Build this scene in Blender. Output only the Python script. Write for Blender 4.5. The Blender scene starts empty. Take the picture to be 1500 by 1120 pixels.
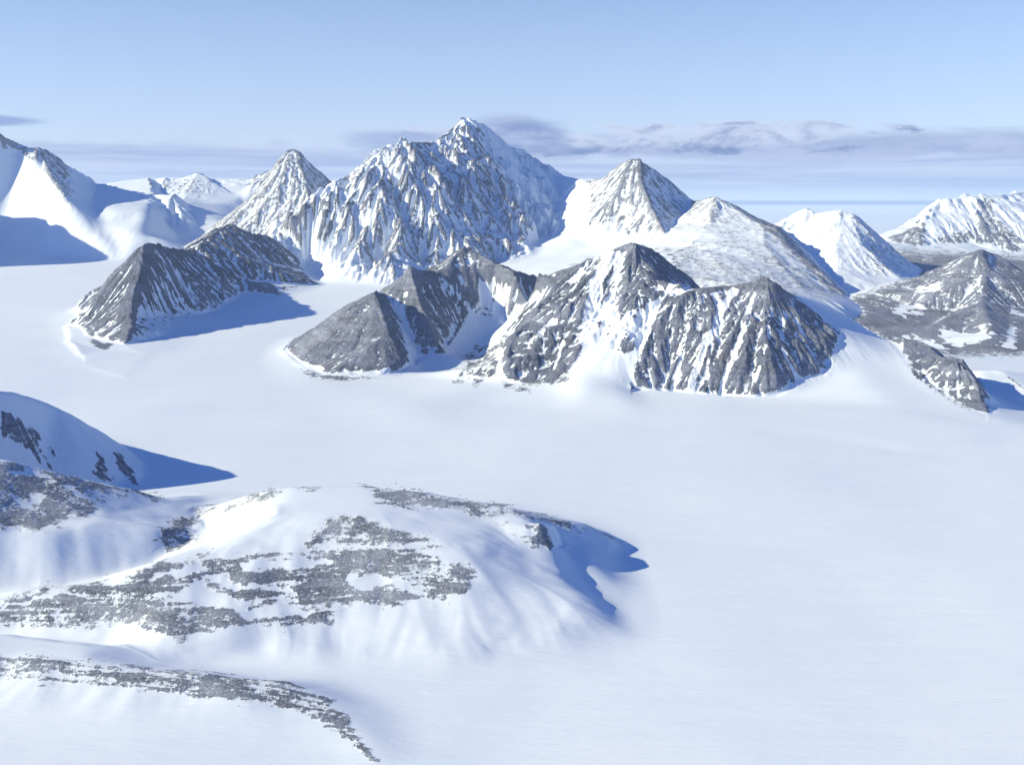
import bpy, math, random
import numpy as np
from mathutils import Vector, Matrix
from mathutils.geometry import delaunay_2d_cdt

# ------------------------------------------------------------------ camera, light, sky
W, HT = 1500.0, 1120.0
F = 1608.0                      # focal length in photo pixels
CAM_Z = 1400.0
HORIZON = 297.0
PITCH = math.atan((560.0 - HORIZON) / F)
CP, SP = math.cos(PITCH), math.sin(PITCH)
SUN_EL, SUN_AZ = math.radians(24.0), math.radians(-100.0)     # azimuth clockwise from +Y
EXPOSURE = 0.52
SKY_TINT = (0.83, 0.82, 0.99)
ZENITH_TINT = (0.03, 0.40, 0.98)

sc = bpy.context.scene
col = sc.collection
sc.view_settings.view_transform = 'Standard'
sc.view_settings.look = 'None'
sc.view_settings.exposure = EXPOSURE
sc.view_settings.gamma = 1.0
sc.cycles.use_denoising = True
sc.cycles.max_bounces = 6
sc.cycles.diffuse_bounces = 3
sc.cycles.glossy_bounces = 2
sc.cycles.transparent_max_bounces = 4
sc.cycles.volume_bounces = 1

cam_d = bpy.data.cameras.new('camera')
cam = bpy.data.objects.new('camera', cam_d)
col.objects.link(cam)
cam_d.sensor_width = 36.0
cam_d.lens = 36.0 * F / W
cam_d.clip_start = 1.0
cam_d.clip_end = 1.2e6
cam.location = (0, 0, CAM_Z)
cam.rotation_euler = (math.radians(90) - PITCH, 0, 0)
sc.camera = cam

sun_dir = Vector((math.sin(SUN_AZ) * math.cos(SUN_EL), math.cos(SUN_AZ) * math.cos(SUN_EL), math.sin(SUN_EL)))
sl = bpy.data.lights.new('sun', 'SUN')
sl.energy = 5.0
sl.angle = math.radians(0.5)
sl.color = (1.0, 0.92, 0.63)
so = bpy.data.objects.new('sun', sl)
so.rotation_euler = sun_dir.to_track_quat('Z', 'Y').to_euler()
so.location = (0, 0, 6000)
col.objects.link(so)


class NT:
    """tiny node-tree helper"""
    def __init__(s, tree):
        s.t = tree; s.n = tree.nodes; s.l = tree.links
    def node(s, kind, **kw):
        n = s.n.new(kind)
        for k, v in kw.items():
            if k.startswith('i_'):
                n.inputs[k[2:].replace('_', ' ')].default_value = v
            else:
                setattr(n, k, v)
        return n
    def val(s, sock, v):
        if isinstance(v, (int, float)):
            sock.default_value = v
        elif isinstance(v, (tuple, list)):
            sock.default_value = tuple(v) + ((1.0,) if len(v) == 3 and sock.type == 'RGBA' else ())
        else:
            s.l.new(v, sock)
    def math(s, op, a, b=0.0, c=0.0, clamp=False):
        n = s.n.new('ShaderNodeMath'); n.operation = op; n.use_clamp = clamp
        s.val(n.inputs[0], a); s.val(n.inputs[1], b); s.val(n.inputs[2], c)
        return n.outputs[0]
    def ramp(s, v, a, b, lo=0.0, hi=1.0, smooth=True):
        n = s.n.new('ShaderNodeMapRange')
        n.interpolation_type = 'SMOOTHSTEP' if smooth else 'LINEAR'
        s.val(n.inputs[0], v); s.val(n.inputs[1], a); s.val(n.inputs[2], b); s.val(n.inputs[3], lo); s.val(n.inputs[4], hi)
        return n.outputs[0]
    def mix(s, f, a, b):
        n = s.n.new('ShaderNodeMix'); n.data_type = 'RGBA'
        s.val(n.inputs[0], f); s.val(n.inputs[6], a); s.val(n.inputs[7], b)
        return n.outputs[2]
    def noise(s, vec, scale, detail=4.0, rough=0.55, dist=0.0):
        n = s.n.new('ShaderNodeTexNoise')
        s.l.new(vec, n.inputs['Vector'])
        n.inputs['Scale'].default_value = scale; n.inputs['Detail'].default_value = detail
        n.inputs['Roughness'].default_value = rough; n.inputs['Distortion'].default_value = dist
        return n.outputs[0]
    def xyz(s, x, y, z):
        n = s.n.new('ShaderNodeCombineXYZ')
        s.val(n.inputs[0], x); s.val(n.inputs[1], y); s.val(n.inputs[2], z)
        return n.outputs[0]


world = bpy.data.worlds.new('World')
sc.world = world
world.use_nodes = True
wt = NT(world.node_tree)
wt.n.clear()
sky = wt.node('ShaderNodeTexSky', sky_type='NISHITA', sun_disc=False)
sky.sun_elevation = SUN_EL
sky.sun_rotation = SUN_AZ
sky.altitude = 1400
sky.air_density = 1.0
sky.dust_density = 0.3
sky.ozone_density = 2.0
tc = wt.node('ShaderNodeTexCoord')
sep = wt.node('ShaderNodeSeparateXYZ')
wt.l.new(tc.outputs['Generated'], sep.inputs[0])
dx_, dy_, dz_ = sep.outputs
el = wt.math('MULTIPLY', wt.math('ARCSINE', dz_), 57.2958)            # elevation, degrees
az = wt.math('MULTIPLY', wt.math('ARCTAN2', dx_, dy_), 57.2958)       # azimuth from +Y, degrees
SKYC = {}
# stratus veil low over the horizon, streaks and a few torn cloud banks
edge = wt.noise(wt.xyz(wt.math('MULTIPLY', az, 0.09), 3.0, 0.0), 1.0, 3, 0.5)
fine = wt.noise(wt.xyz(wt.math('MULTIPLY', az, 0.30), wt.math('MULTIPLY', el, 1.3), 7.0), 1.0, 7, 0.62, 0.4)
streak = wt.noise(wt.xyz(wt.math('MULTIPLY', az, 0.07), wt.math('MULTIPLY', el, 2.0), 2.0), 1.0, 6, 0.6, 0.3)
top = wt.math('ADD', 2.72, wt.math('MULTIPLY', wt.math('SUBTRACT', edge, 0.5), 1.5))
veil = wt.ramp(wt.math('SUBTRACT', wt.math('ADD', el, wt.math('MULTIPLY', wt.math('SUBTRACT', fine, 0.5), 0.9)), top), -0.14, 0.26, 1.0, 0.0)
right = wt.ramp(az, -3.0, 9.0)
veil_col = wt.mix(wt.ramp(streak, 0.35, 0.65), (0.36, 0.46, 0.74), (0.56, 0.65, 0.88))
# bright band just above the horizon on the right
band = wt.math('MULTIPLY', wt.ramp(el, 0.25, 0.75, 1.0, 0.0), right)
veil_col = wt.mix(wt.math('MULTIPLY', band, 0.8), veil_col, (0.74, 0.81, 0.95))
line = wt.math('MULTIPLY', wt.math('MULTIPLY', wt.ramp(el, -0.14, -0.05), wt.ramp(el, 0.04, 0.16, 1.0, 0.0)), right)
veil_col = wt.mix(line, veil_col, (0.20, 0.30, 0.60))
below = wt.ramp(el, -0.16, -0.08, 1.0, 0.0)
veil_col = wt.mix(below, veil_col, (0.72, 0.80, 0.95))
# torn cumulus bank, right of the summit
puff = wt.noise(wt.xyz(wt.math('MULTIPLY', az, 0.33), wt.math('MULTIPLY', el, 0.95), 21.0), 1.0, 8, 0.62, 0.3)
bank_e = wt.math('MULTIPLY', wt.ramp(el, 1.9, 3.0), wt.ramp(el, 3.3, 4.6, 1.0, 0.0))
bank_a = wt.math('MULTIPLY', wt.ramp(az, -9.0, -4.0), wt.ramp(az, 13.0, 22.0, 1.0, 0.25))
bank = wt.math('MULTIPLY', bank_e, bank_a)
bank_m = wt.ramp(wt.math('ADD', puff, wt.math('MULTIPLY', wt.math('SUBTRACT', bank, 1.0), 0.34)), 0.33, 0.48)
bank_c = wt.mix(wt.ramp(wt.math('SUBTRACT', puff, wt.math('MULTIPLY', wt.math('SUBTRACT', el, 3.0), 0.16)), 0.42, 0.66), (0.62, 0.70, 0.90), (0.17, 0.24, 0.50))
soft_n = wt.noise(wt.xyz(wt.math('MULTIPLY', az, 0.16), wt.math('MULTIPLY', el, 0.7), 33.0), 1.0, 6, 0.6, 0.4)
soft_e = wt.math('MULTIPLY', wt.ramp(el, 1.4, 2.6), wt.ramp(el, 2.9, 4.1, 1.0, 0.0))
soft_bank = wt.math('MULTIPLY', wt.ramp(wt.math('ADD', soft_n, wt.math('MULTIPLY', wt.math('SUBTRACT', wt.math('MULTIPLY', soft_e, wt.ramp(az, -11.0, -5.0)), 1.0), 0.4)), 0.28, 0.50), 0.85)
# cap cloud behind the summit and the small lens cloud at far left
def blob(a0, e0, ra, re):
    u = wt.math('DIVIDE', wt.math('SUBTRACT', az, a0), ra)
    v = wt.math('DIVIDE', wt.math('SUBTRACT', el, e0), re)
    return wt.math('SQRT', wt.math('ADD', wt.math('MULTIPLY', u, u), wt.math('MULTIPLY', v, v)))
wob = wt.math('MULTIPLY', wt.math('SUBTRACT', fine, 0.5), 1.1)
cap = wt.ramp(wt.math('ADD', blob(0.2, 3.3, 3.1, 1.15), wob), 0.62, 1.12, 1.0, 0.0)
cap2 = wt.ramp(wt.math('ADD', blob(-5.6, 3.15, 3.2, 0.55), wob), 0.5, 1.15, 1.0, 0.0)
lens = wt.ramp(wt.math('ADD', blob(-26.5, 3.75, 4.2, 0.36), wt.math('MULTIPLY', wob, 0.4)), 0.62, 1.05, 1.0, 0.0)

grad_n = wt.ramp(el, 0.0, 11.0)
BG = 0.115
hsv = wt.node('ShaderNodeHueSaturation')
hsv.inputs['Saturation'].default_value = 1.0
hsv.inputs['Value'].default_value = 1.0
wt.l.new(sky.outputs[0], hsv.inputs['Color'])
tint = wt.node('ShaderNodeVectorMath', operation='MULTIPLY')
wt.l.new(hsv.outputs[0], tint.inputs[0]); wt.l.new(wt.mix(wt.ramp(el, 10.0, 34.0), SKY_TINT, ZENITH_TINT), tint.inputs[1])
skyc = tint.outputs[0]
thin = wt.math('MULTIPLY', wt.ramp(el, -2.0, 15.0, 1.0, 0.0, smooth=False), 0.72)
def scaled(c):
    return tuple(v / BG / 2 ** EXPOSURE for v in c)
def colscale(sock):
    n = wt.node('ShaderNodeVectorMath', operation='SCALE')
    wt.l.new(sock, n.inputs[0]); n.inputs[3].default_value = 1.0 / BG / 2 ** EXPOSURE
    return n.outputs[0]
c = wt.mix(thin, skyc, scaled((0.58, 0.70, 0.92)))
c = wt.mix(wt.math('MULTIPLY', veil, 0.95), c, colscale(veil_col))
c = wt.mix(soft_bank, c, colscale(wt.mix(wt.ramp(soft_n, 0.4, 0.6), (0.29, 0.37, 0.63), (0.46, 0.54, 0.78))))
c = wt.mix(wt.math('MULTIPLY', bank_m, 0.92), c, colscale(bank_c))
c = wt.mix(wt.math('MULTIPLY', cap, 0.9), c, colscale(wt.mix(wt.ramp(fine, 0.38, 0.62), (0.40, 0.48, 0.74), (0.20, 0.28, 0.56))))
c = wt.mix(wt.math('MULTIPLY', cap2, 0.75), c, scaled((0.34, 0.44, 0.72)))
c = wt.mix(wt.math('MULTIPLY', lens, 0.9), c, scaled((0.26, 0.37, 0.68)))
bgn = wt.node('ShaderNodeBackground')
bgn.inputs['Strength'].default_value = BG
wt.l.new(c, bgn.inputs['Color'])
wo = wt.node('ShaderNodeOutputWorld')
wt.l.new(bgn.outputs[0], wo.inputs['Surface'])
world.cycles.sampling_method = 'AUTOMATIC'

# ------------------------------------------------------------------ numeric helpers
rs = np.random.RandomState(11)
_G = rs.randn(512, 512, 2); _G /= np.linalg.norm(_G, axis=2, keepdims=True)

def gnoise(x, y, seed=0):
    """gradient noise, about -1..1"""
    x = x + seed * 37.31; y = y + seed * 91.17
    xi = np.floor(x).astype(np.int64); yi = np.floor(y).astype(np.int64)
    fx = x - xi; fy = y - yi
    u = fx * fx * fx * (fx * (fx * 6 - 15) + 10); v = fy * fy * fy * (fy * (fy * 6 - 15) + 10)
    def g(a, b):
        q = _G[(xi + a) & 511, (yi + b) & 511]
        return q[..., 0] * (fx - a) + q[..., 1] * (fy - b)
    return 1.5 * ((g(0, 0) * (1 - u) + g(1, 0) * u) * (1 - v) + (g(0, 1) * (1 - u) + g(1, 1) * u) * v)

def fbm(x, y, lam, octv=4, gain=0.5, seed=0, ridged=False):
    o = np.zeros_like(x); a = 1.0; t = 0.0; f = 1.0 / lam
    for k in range(octv):
        n = gnoise(x * f, y * f, seed + k * 3)
        if ridged: n = 1 - 2 * np.abs(n)
        o += a * n; t += a; a *= gain; f *= 2.03
    return o / t

def sstep(x, a, b):
    t = np.clip((x - a) / (b - a), 0, 1)
    return t * t * (3 - 2 * t)

def blur(a, s):
    """gaussian blur by FFT, sigma in cells"""
    if s < 0.3: return a.copy()
    p = int(min(3 * s + 2, min(a.shape) - 1))
    b = np.pad(a, p, mode='edge')
    fy = np.fft.fftfreq(b.shape[0])[:, None]; fx = np.fft.rfftfreq(b.shape[1])[None, :]
    k = np.exp(-2 * (math.pi * s) ** 2 * (fx * fx + fy * fy))
    r = np.fft.irfft2(np.fft.rfft2(b) * k, s=b.shape)
    return r[p:-p, p:-p]

def ground(x, y):
    """the glacier surface"""
    x = np.asarray(x, float); y = np.asarray(y, float)
    g = 450.0 * sstep(y, 10500.0, 18500.0) * (1 - sstep(x, 500, 4500)) * (1 - sstep(y, 30000, 42000))
    w = np.exp(-(y / 45000.0) ** 2)
    g = g + w * (16 * gnoise(x / 2300 + 0.3, y / 2900 + 5.1, 1) + 5 * gnoise(x / 800, y / 1300, 2) + 0.6 * gnoise(x / 210, y / 330, 4))
    g = g - 60.0 * sstep(x, 3100, 3700) * sstep(y, 6500, 7300) * (1 - sstep(y, 12000, 16000))
    return g

def ray(px, py):
    u = (px - W / 2) / F; v = (HT / 2 - py) / F
    return u, CP + SP * v, -SP + CP * v

def at(px, py, D):
    dx, dy, dz = ray(px, py); k = D / dy
    return (dx * k, D, CAM_Z + dz * k)

def at_z(px, D, z):
    """over photo column px, at distance D, at the height z"""
    t = (z - CAM_Z) / D
    v = (t * CP + SP) / (CP - SP * t)
    dy = CP + SP * v
    return ((px - W / 2) / F * D / dy, D, z)

def on_ground(px, py, dz=0.0):
    dx, dy, dzr = ray(px, py)
    D = 4000.0
    for _ in range(30):
        x = dx / dy * D
        g = float(ground(x, D)) + dz
        D = 0.5 * D + 0.5 * (g - CAM_Z) * dy / dzr
    return (dx / dy * D, D, g)

def project(x, y, z):
    zc = z - CAM_Z
    fw = CP * y - SP * zc; up = SP * y + CP * zc
    return W / 2 + F * x / fw, HT / 2 - F * up / fw

def P(p, sink=0.0):
    """(px, py, D km) | (px, py, 'g') on the glacier | (px, D km, 'z', z) at a height | (px, D km,'G', dz) relative to the glacier"""
    if len(p) == 3 and p[2] == 'g':
        x, y, z = on_ground(p[0], p[1]); return (x, y, z - sink)
    if len(p) == 4 and p[2] == 'g':
        return on_ground(p[0], p[1], p[3])
    if len(p) == 4 and p[2] == 'z':
        return at_z(p[0], p[1] * 1000, p[3])
    if len(p) == 4 and p[2] == 'G':
        x, y, z = at_z(p[0], p[1] * 1000, 0.0)
        g = float(ground(x, y)) + p[3]
        return at_z(p[0], p[1] * 1000, g)
    return at(p[0], p[1], p[2] * 1000)

def poly_sd(px, py, poly):
    """signed distance in photo px, positive inside"""
    n = len(poly); inside = np.zeros(px.shape, bool); d2 = np.full(px.shape, 1e9)
    for i in range(n):
        x0, y0 = poly[i]; x1, y1 = poly[(i + 1) % n]
        if y0 != y1:
            c = ((y0 > py) != (y1 > py)) & (px < (x1 - x0) * (py - y0) / (y1 - y0) + x0)
            inside ^= c
        ex, ey = x1 - x0, y1 - y0
        t = np.clip(((px - x0) * ex + (py - y0) * ey) / (ex * ex + ey * ey + 1e-9), 0, 1)
        d2 = np.minimum(d2, (px - x0 - t * ex) ** 2 + (py - y0 - t * ey) ** 2)
    d = np.sqrt(d2)
    return np.where(inside, d, -d)

def line_d(px, py, pts):
    d2 = np.full(px.shape, 1e9)
    for (x0, y0), (x1, y1) in zip(pts[:-1], pts[1:]):
        ex, ey = x1 - x0, y1 - y0
        t = np.clip(((px - x0) * ex + (py - y0) * ey) / (ex * ex + ey * ey + 1e-9), 0, 1)
        d2 = np.minimum(d2, (px - x0 - t * ex) ** 2 + (py - y0 - t * ey) ** 2)
    return np.sqrt(d2)

def raster_tin(lines, X, Y):
    """piecewise-linear surface through ridge, valley and foot lines"""
    pts, edges, idx = [], [], {}
    for ln in lines:
        prev = None
        for p in ln:
            k = (round(p[0], 1), round(p[1], 1))
            if k not in idx:
                idx[k] = len(pts); pts.append(p)
            i = idx[k]
            if prev is not None and prev != i: edges.append((prev, i))
            prev = i
    v2 = [Vector((p[0], p[1])) for p in pts]
    ov, oe, of, ovo, _, _ = delaunay_2d_cdt(v2, edges, [], 0, 0.5)
    zs = []
    for v, o in zip(ov, ovo):
        if o: zs.append(pts[o[0]][2]); continue
        best = (1e18, 0)
        for a, b in edges:
            A, B = pts[a], pts[b]; ex, ey = B[0] - A[0], B[1] - A[1]
            t = min(1, max(0, ((v.x - A[0]) * ex + (v.y - A[1]) * ey) / (ex * ex + ey * ey + 1e-9)))
            d = (A[0] + t * ex - v.x) ** 2 + (A[1] + t * ey - v.y) ** 2
            if d < best[0]: best = (d, A[2] + t * (B[2] - A[2]))
        zs.append(best[1])
    Z = np.full(X.shape, np.nan)
    x0, y0 = X[0, 0], Y[0, 0]; cx = X[0, 1] - x0; cy = Y[1, 0] - y0
    for f in of:
        (ax, ay), (bx, by), (cx_, cy_) = [(ov[i].x, ov[i].y) for i in f]
        i0 = max(0, int((min(ax, bx, cx_) - x0) / cx)); i1 = min(X.shape[1] - 1, int((max(ax, bx, cx_) - x0) / cx) + 1)
        j0 = max(0, int((min(ay, by, cy_) - y0) / cy)); j1 = min(X.shape[0] - 1, int((max(ay, by, cy_) - y0) / cy) + 1)
        if i1 < i0 or j1 < j0: continue
        xs = X[j0:j1 + 1, i0:i1 + 1]; ys = Y[j0:j1 + 1, i0:i1 + 1]
        det = (by - cy_) * (ax - cx_) + (cx_ - bx) * (ay - cy_)
        if abs(det) < 1e-6: continue
        l1 = ((by - cy_) * (xs - cx_) + (cx_ - bx) * (ys - cy_)) / det
        l2 = ((cy_ - ay) * (xs - cx_) + (ax - cx_) * (ys - cy_)) / det
        l3 = 1 - l1 - l2
        m = (l1 >= -1e-6) & (l2 >= -1e-6) & (l3 >= -1e-6)
        zz = l1 * zs[f[0]] + l2 * zs[f[1]] + l3 * zs[f[2]]
        sub = Z[j0:j1 + 1, i0:i1 + 1]; sub[m] = zz[m]
    return Z

def lic(N, H, steps, step=1.0, sm=2.0):
    """smear a noise field along the fall line of H: ribs and gullies"""
    Hb = blur(H, sm)
    gy, gx = np.gradient(Hb)
    m = np.sqrt(gx * gx + gy * gy) + 1e-6
    gx = (gx / m).astype(np.float32); gy = (gy / m).astype(np.float32)
    ny, nx = H.shape
    J, I = np.mgrid[0:ny, 0:nx].astype(np.float32)
    acc = N.copy(); cnt = 1.0
    for sg in (1.0, -1.0):
        x = I.copy(); y = J.copy()
        for k in range(steps):
            xi = np.clip(x + 0.5, 0, nx - 1).astype(np.int32); yi = np.clip(y + 0.5, 0, ny - 1).astype(np.int32)
            fl = yi * nx + xi
            x += sg * step * gx.ravel()[fl]; y += sg * step * gy.ravel()[fl]
            xi = np.clip(x + 0.5, 0, nx - 1).astype(np.int32); yi = np.clip(y + 0.5, 0, ny - 1).astype(np.int32)
            w = 1.0 - (k + 1) / (steps + 1.0)
            acc += w * N.ravel()[yi * nx + xi]; cnt += w
    acc = acc / cnt
    return acc / (acc.std() + 1e-9)

# ------------------------------------------------------------------ materials
def terrain_mat(name, lam, rock_a=(0.150, 0.145, 0.150), rock_b=(0.215, 0.205, 0.200), soft=0.10, amp=0.9, dust=0.15, bump=1.0, sastrugi=1.0, rusty=0.45):
    """snow and bare rock; the point attribute 'rock' says where the rock is bare, noise breaks up its edge.
    lam: size in metres of the finest break-up"""
    m = bpy.data.materials.new(name)
    m.use_nodes = True
    t = NT(m.node_tree); t.n.clear()
    geo = t.node('ShaderNodeNewGeometry'); pos = geo.outputs['Position']
    at_ = t.node('ShaderNodeAttribute', attribute_name='rock'); r = at_.outputs['Fac']
    n1 = t.noise(pos, 1.0 / (lam * 3.0), 5, 0.65)
    n2 = t.noise(pos, 1.0 / lam, 2, 0.6)
    nn = t.math('ADD', t.math('MULTIPLY', t.math('SUBTRACT', n1, 0.5), amp * 1.6), t.math('MULTIPLY', t.math('SUBTRACT', n2, 0.5), amp * 0.8))
    rr = t.math('ADD', r, nn)
    fac = t.ramp(rr, 0.5 - soft, 0.5 + soft)
    # rock colour: large tone patches, streaks, grain
    big = t.noise(pos, 1.0 / (lam * 40), 3, 0.5)
    grain = t.noise(pos, 1.0 / (lam * 0.8), 3, 0.7)
    rc = t.mix(t.ramp(big, 0.35, 0.65), rock_a, rock_b)
    mp = t.node('ShaderNodeMapping'); t.l.new(pos, mp.inputs[0])
    mp.inputs['Rotation'].default_value = (0.35, 0.25, 0.6); mp.inputs['Scale'].default_value = (1 / (lam * 60), 1 / (lam * 60), 1 / (lam * 5))
    strat = t.noise(mp.outputs[0], 1.0, 5, 0.65, 0.6)
    rust = t.noise(pos, 1.0 / (lam * 22), 4, 0.6)
    rc = t.mix(t.math('MULTIPLY', t.ramp(rust, 0.52, 0.72), rusty), rc, (0.165, 0.135, 0.150))
    rc = t.mix(t.math('MULTIPLY', t.ramp(rust, 0.42, 0.28), 0.5), rc, (0.070, 0.080, 0.115))
    gmul = t.math('MULTIPLY', t.ramp(grain, 0.3, 0.7, 0.55, 1.45, smooth=False), t.ramp(strat, 0.35, 0.62, 0.72, 1.22))
    vm = t.node('ShaderNodeVectorMath', operation='SCALE')
    t.l.new(rc, vm.inputs[0]); t.l.new(gmul, vm.inputs[3])
    rc = vm.outputs[0]
    d2 = t.noise(pos, 1.0 / (lam * 1.7), 4, 0.7)
    rc = t.mix(t.math('MULTIPLY', t.ramp(d2, 0.50, 0.68), dust * 2.0, clamp=True), rc, (0.62, 0.66, 0.74))
    # snow: wind crust tones
    w1 = t.noise(pos, 1.0 / 900.0, 3, 0.5)
    snow = t.mix(t.ramp(w1, 0.3, 0.7), (0.75, 0.81, 0.89), (0.79, 0.84, 0.905))
    # bump: rough rock, faint sastrugi on snow
    dm = t.node('ShaderNodeMapping'); t.l.new(pos, dm.inputs[0])
    dm.inputs['Rotation'].default_value = (0, 0, math.radians(-30)); dm.inputs['Scale'].default_value = (1 / 420.0, 1 / 75.0, 1 / 200.0)
    drift = t.noise(dm.outputs[0], 1.0, 5, 0.6, 0.5)
    st = t.node('ShaderNodeMapping'); t.l.new(pos, st.inputs[0])
    st.inputs['Rotation'].default_value = (0, 0, math.radians(-24)); st.inputs['Scale'].default_value = (1 / 60.0, 1 / 16.0, 1 / 60.0)
    sas = t.noise(st.outputs[0], 1.0, 4, 0.6)
    rk = t.noise(pos, 1.0 / (lam * 2.0), 5, 0.7)
    fine_m = t.node('ShaderNodeMapping'); t.l.new(pos, fine_m.inputs[0])
    fine_m.inputs['Rotation'].default_value = (0, 0, math.radians(-15)); fine_m.inputs['Scale'].default_value = (1 / 30.0, 1 / 11.0, 1 / 30.0)
    crust = t.noise(fine_m.outputs[0], 1.0, 4, 0.7)
    wear = t.math('ADD', t.math('MULTIPLY', t.ramp(drift, 0.35, 0.65), 0.5), t.math('MULTIPLY', t.ramp(crust, 0.3, 0.7), 0.5))
    snow = t.mix(t.math('MULTIPLY', wear, 0.33), snow, (0.66, 0.735, 0.845))
    colr = t.mix(fac, snow, rc)
    b = t.node('ShaderNodeBsdfPrincipled')
    t.l.new(colr, b.inputs['Base Color'])
    t.l.new(t.ramp(fac, 0, 1, 0.55, 0.9), b.inputs['Roughness'])
    b.inputs['Specular IOR Level'].default_value = 0.2
    hgt = t.math('ADD', t.math('MULTIPLY', t.math('MULTIPLY', rk, fac), lam * 0.9 * bump),
                 t.math('MULTIPLY', t.math('MULTIPLY', sas, t.math('SUBTRACT', 1.0, fac)), 1.3 * sastrugi))
    hgt = t.math('ADD', hgt, t.math('MULTIPLY', drift, 3.6 * sastrugi))
    hgt = t.math('ADD', hgt, t.math('MULTIPLY', fac, lam * 0.15))
    bp = t.node('ShaderNodeBump'); bp.inputs['Strength'].default_value = 0.8; bp.inputs['Distance'].default_value = 1.0
    t.l.new(hgt, bp.inputs['Height']); t.l.new(bp.outputs[0], b.inputs['Normal'])
    o = t.node('ShaderNodeOutputMaterial'); t.l.new(b.outputs[0], o.inputs['Surface'])
    return m

def link_mesh(name, verts, faces, mat, rock=None, label=None, cat=None, kind='structure', group=None):
    c = verts.mean(axis=0); c = np.round(c); c[2] = verts[:, 2].min()
    me = bpy.data.meshes.new(name)
    me.vertices.add(len(verts)); me.loops.add(faces.size); me.polygons.add(len(faces))
    me.vertices.foreach_set('co', (verts - c).astype(np.float32).ravel())
    me.loops.foreach_set('vertex_index', faces.astype(np.int32).ravel())
    me.polygons.foreach_set('loop_start', np.arange(0, faces.size, faces.shape[1], dtype=np.int32))
    me.polygons.foreach_set('use_smooth', np.ones(len(faces), bool))
    me.update(calc_edges=True)
    if rock is not None:
        a = me.attributes.new('rock', 'FLOAT', 'POINT'); a.data.foreach_set('value', rock.astype(np.float32))
    me.materials.append(mat)
    o = bpy.data.objects.new(name, me); col.objects.link(o); o.location = c
    if label: o['label'] = label
    if cat: o['category'] = cat
    if kind: o['kind'] = kind
    if group: o['group'] = group
    return o

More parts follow.
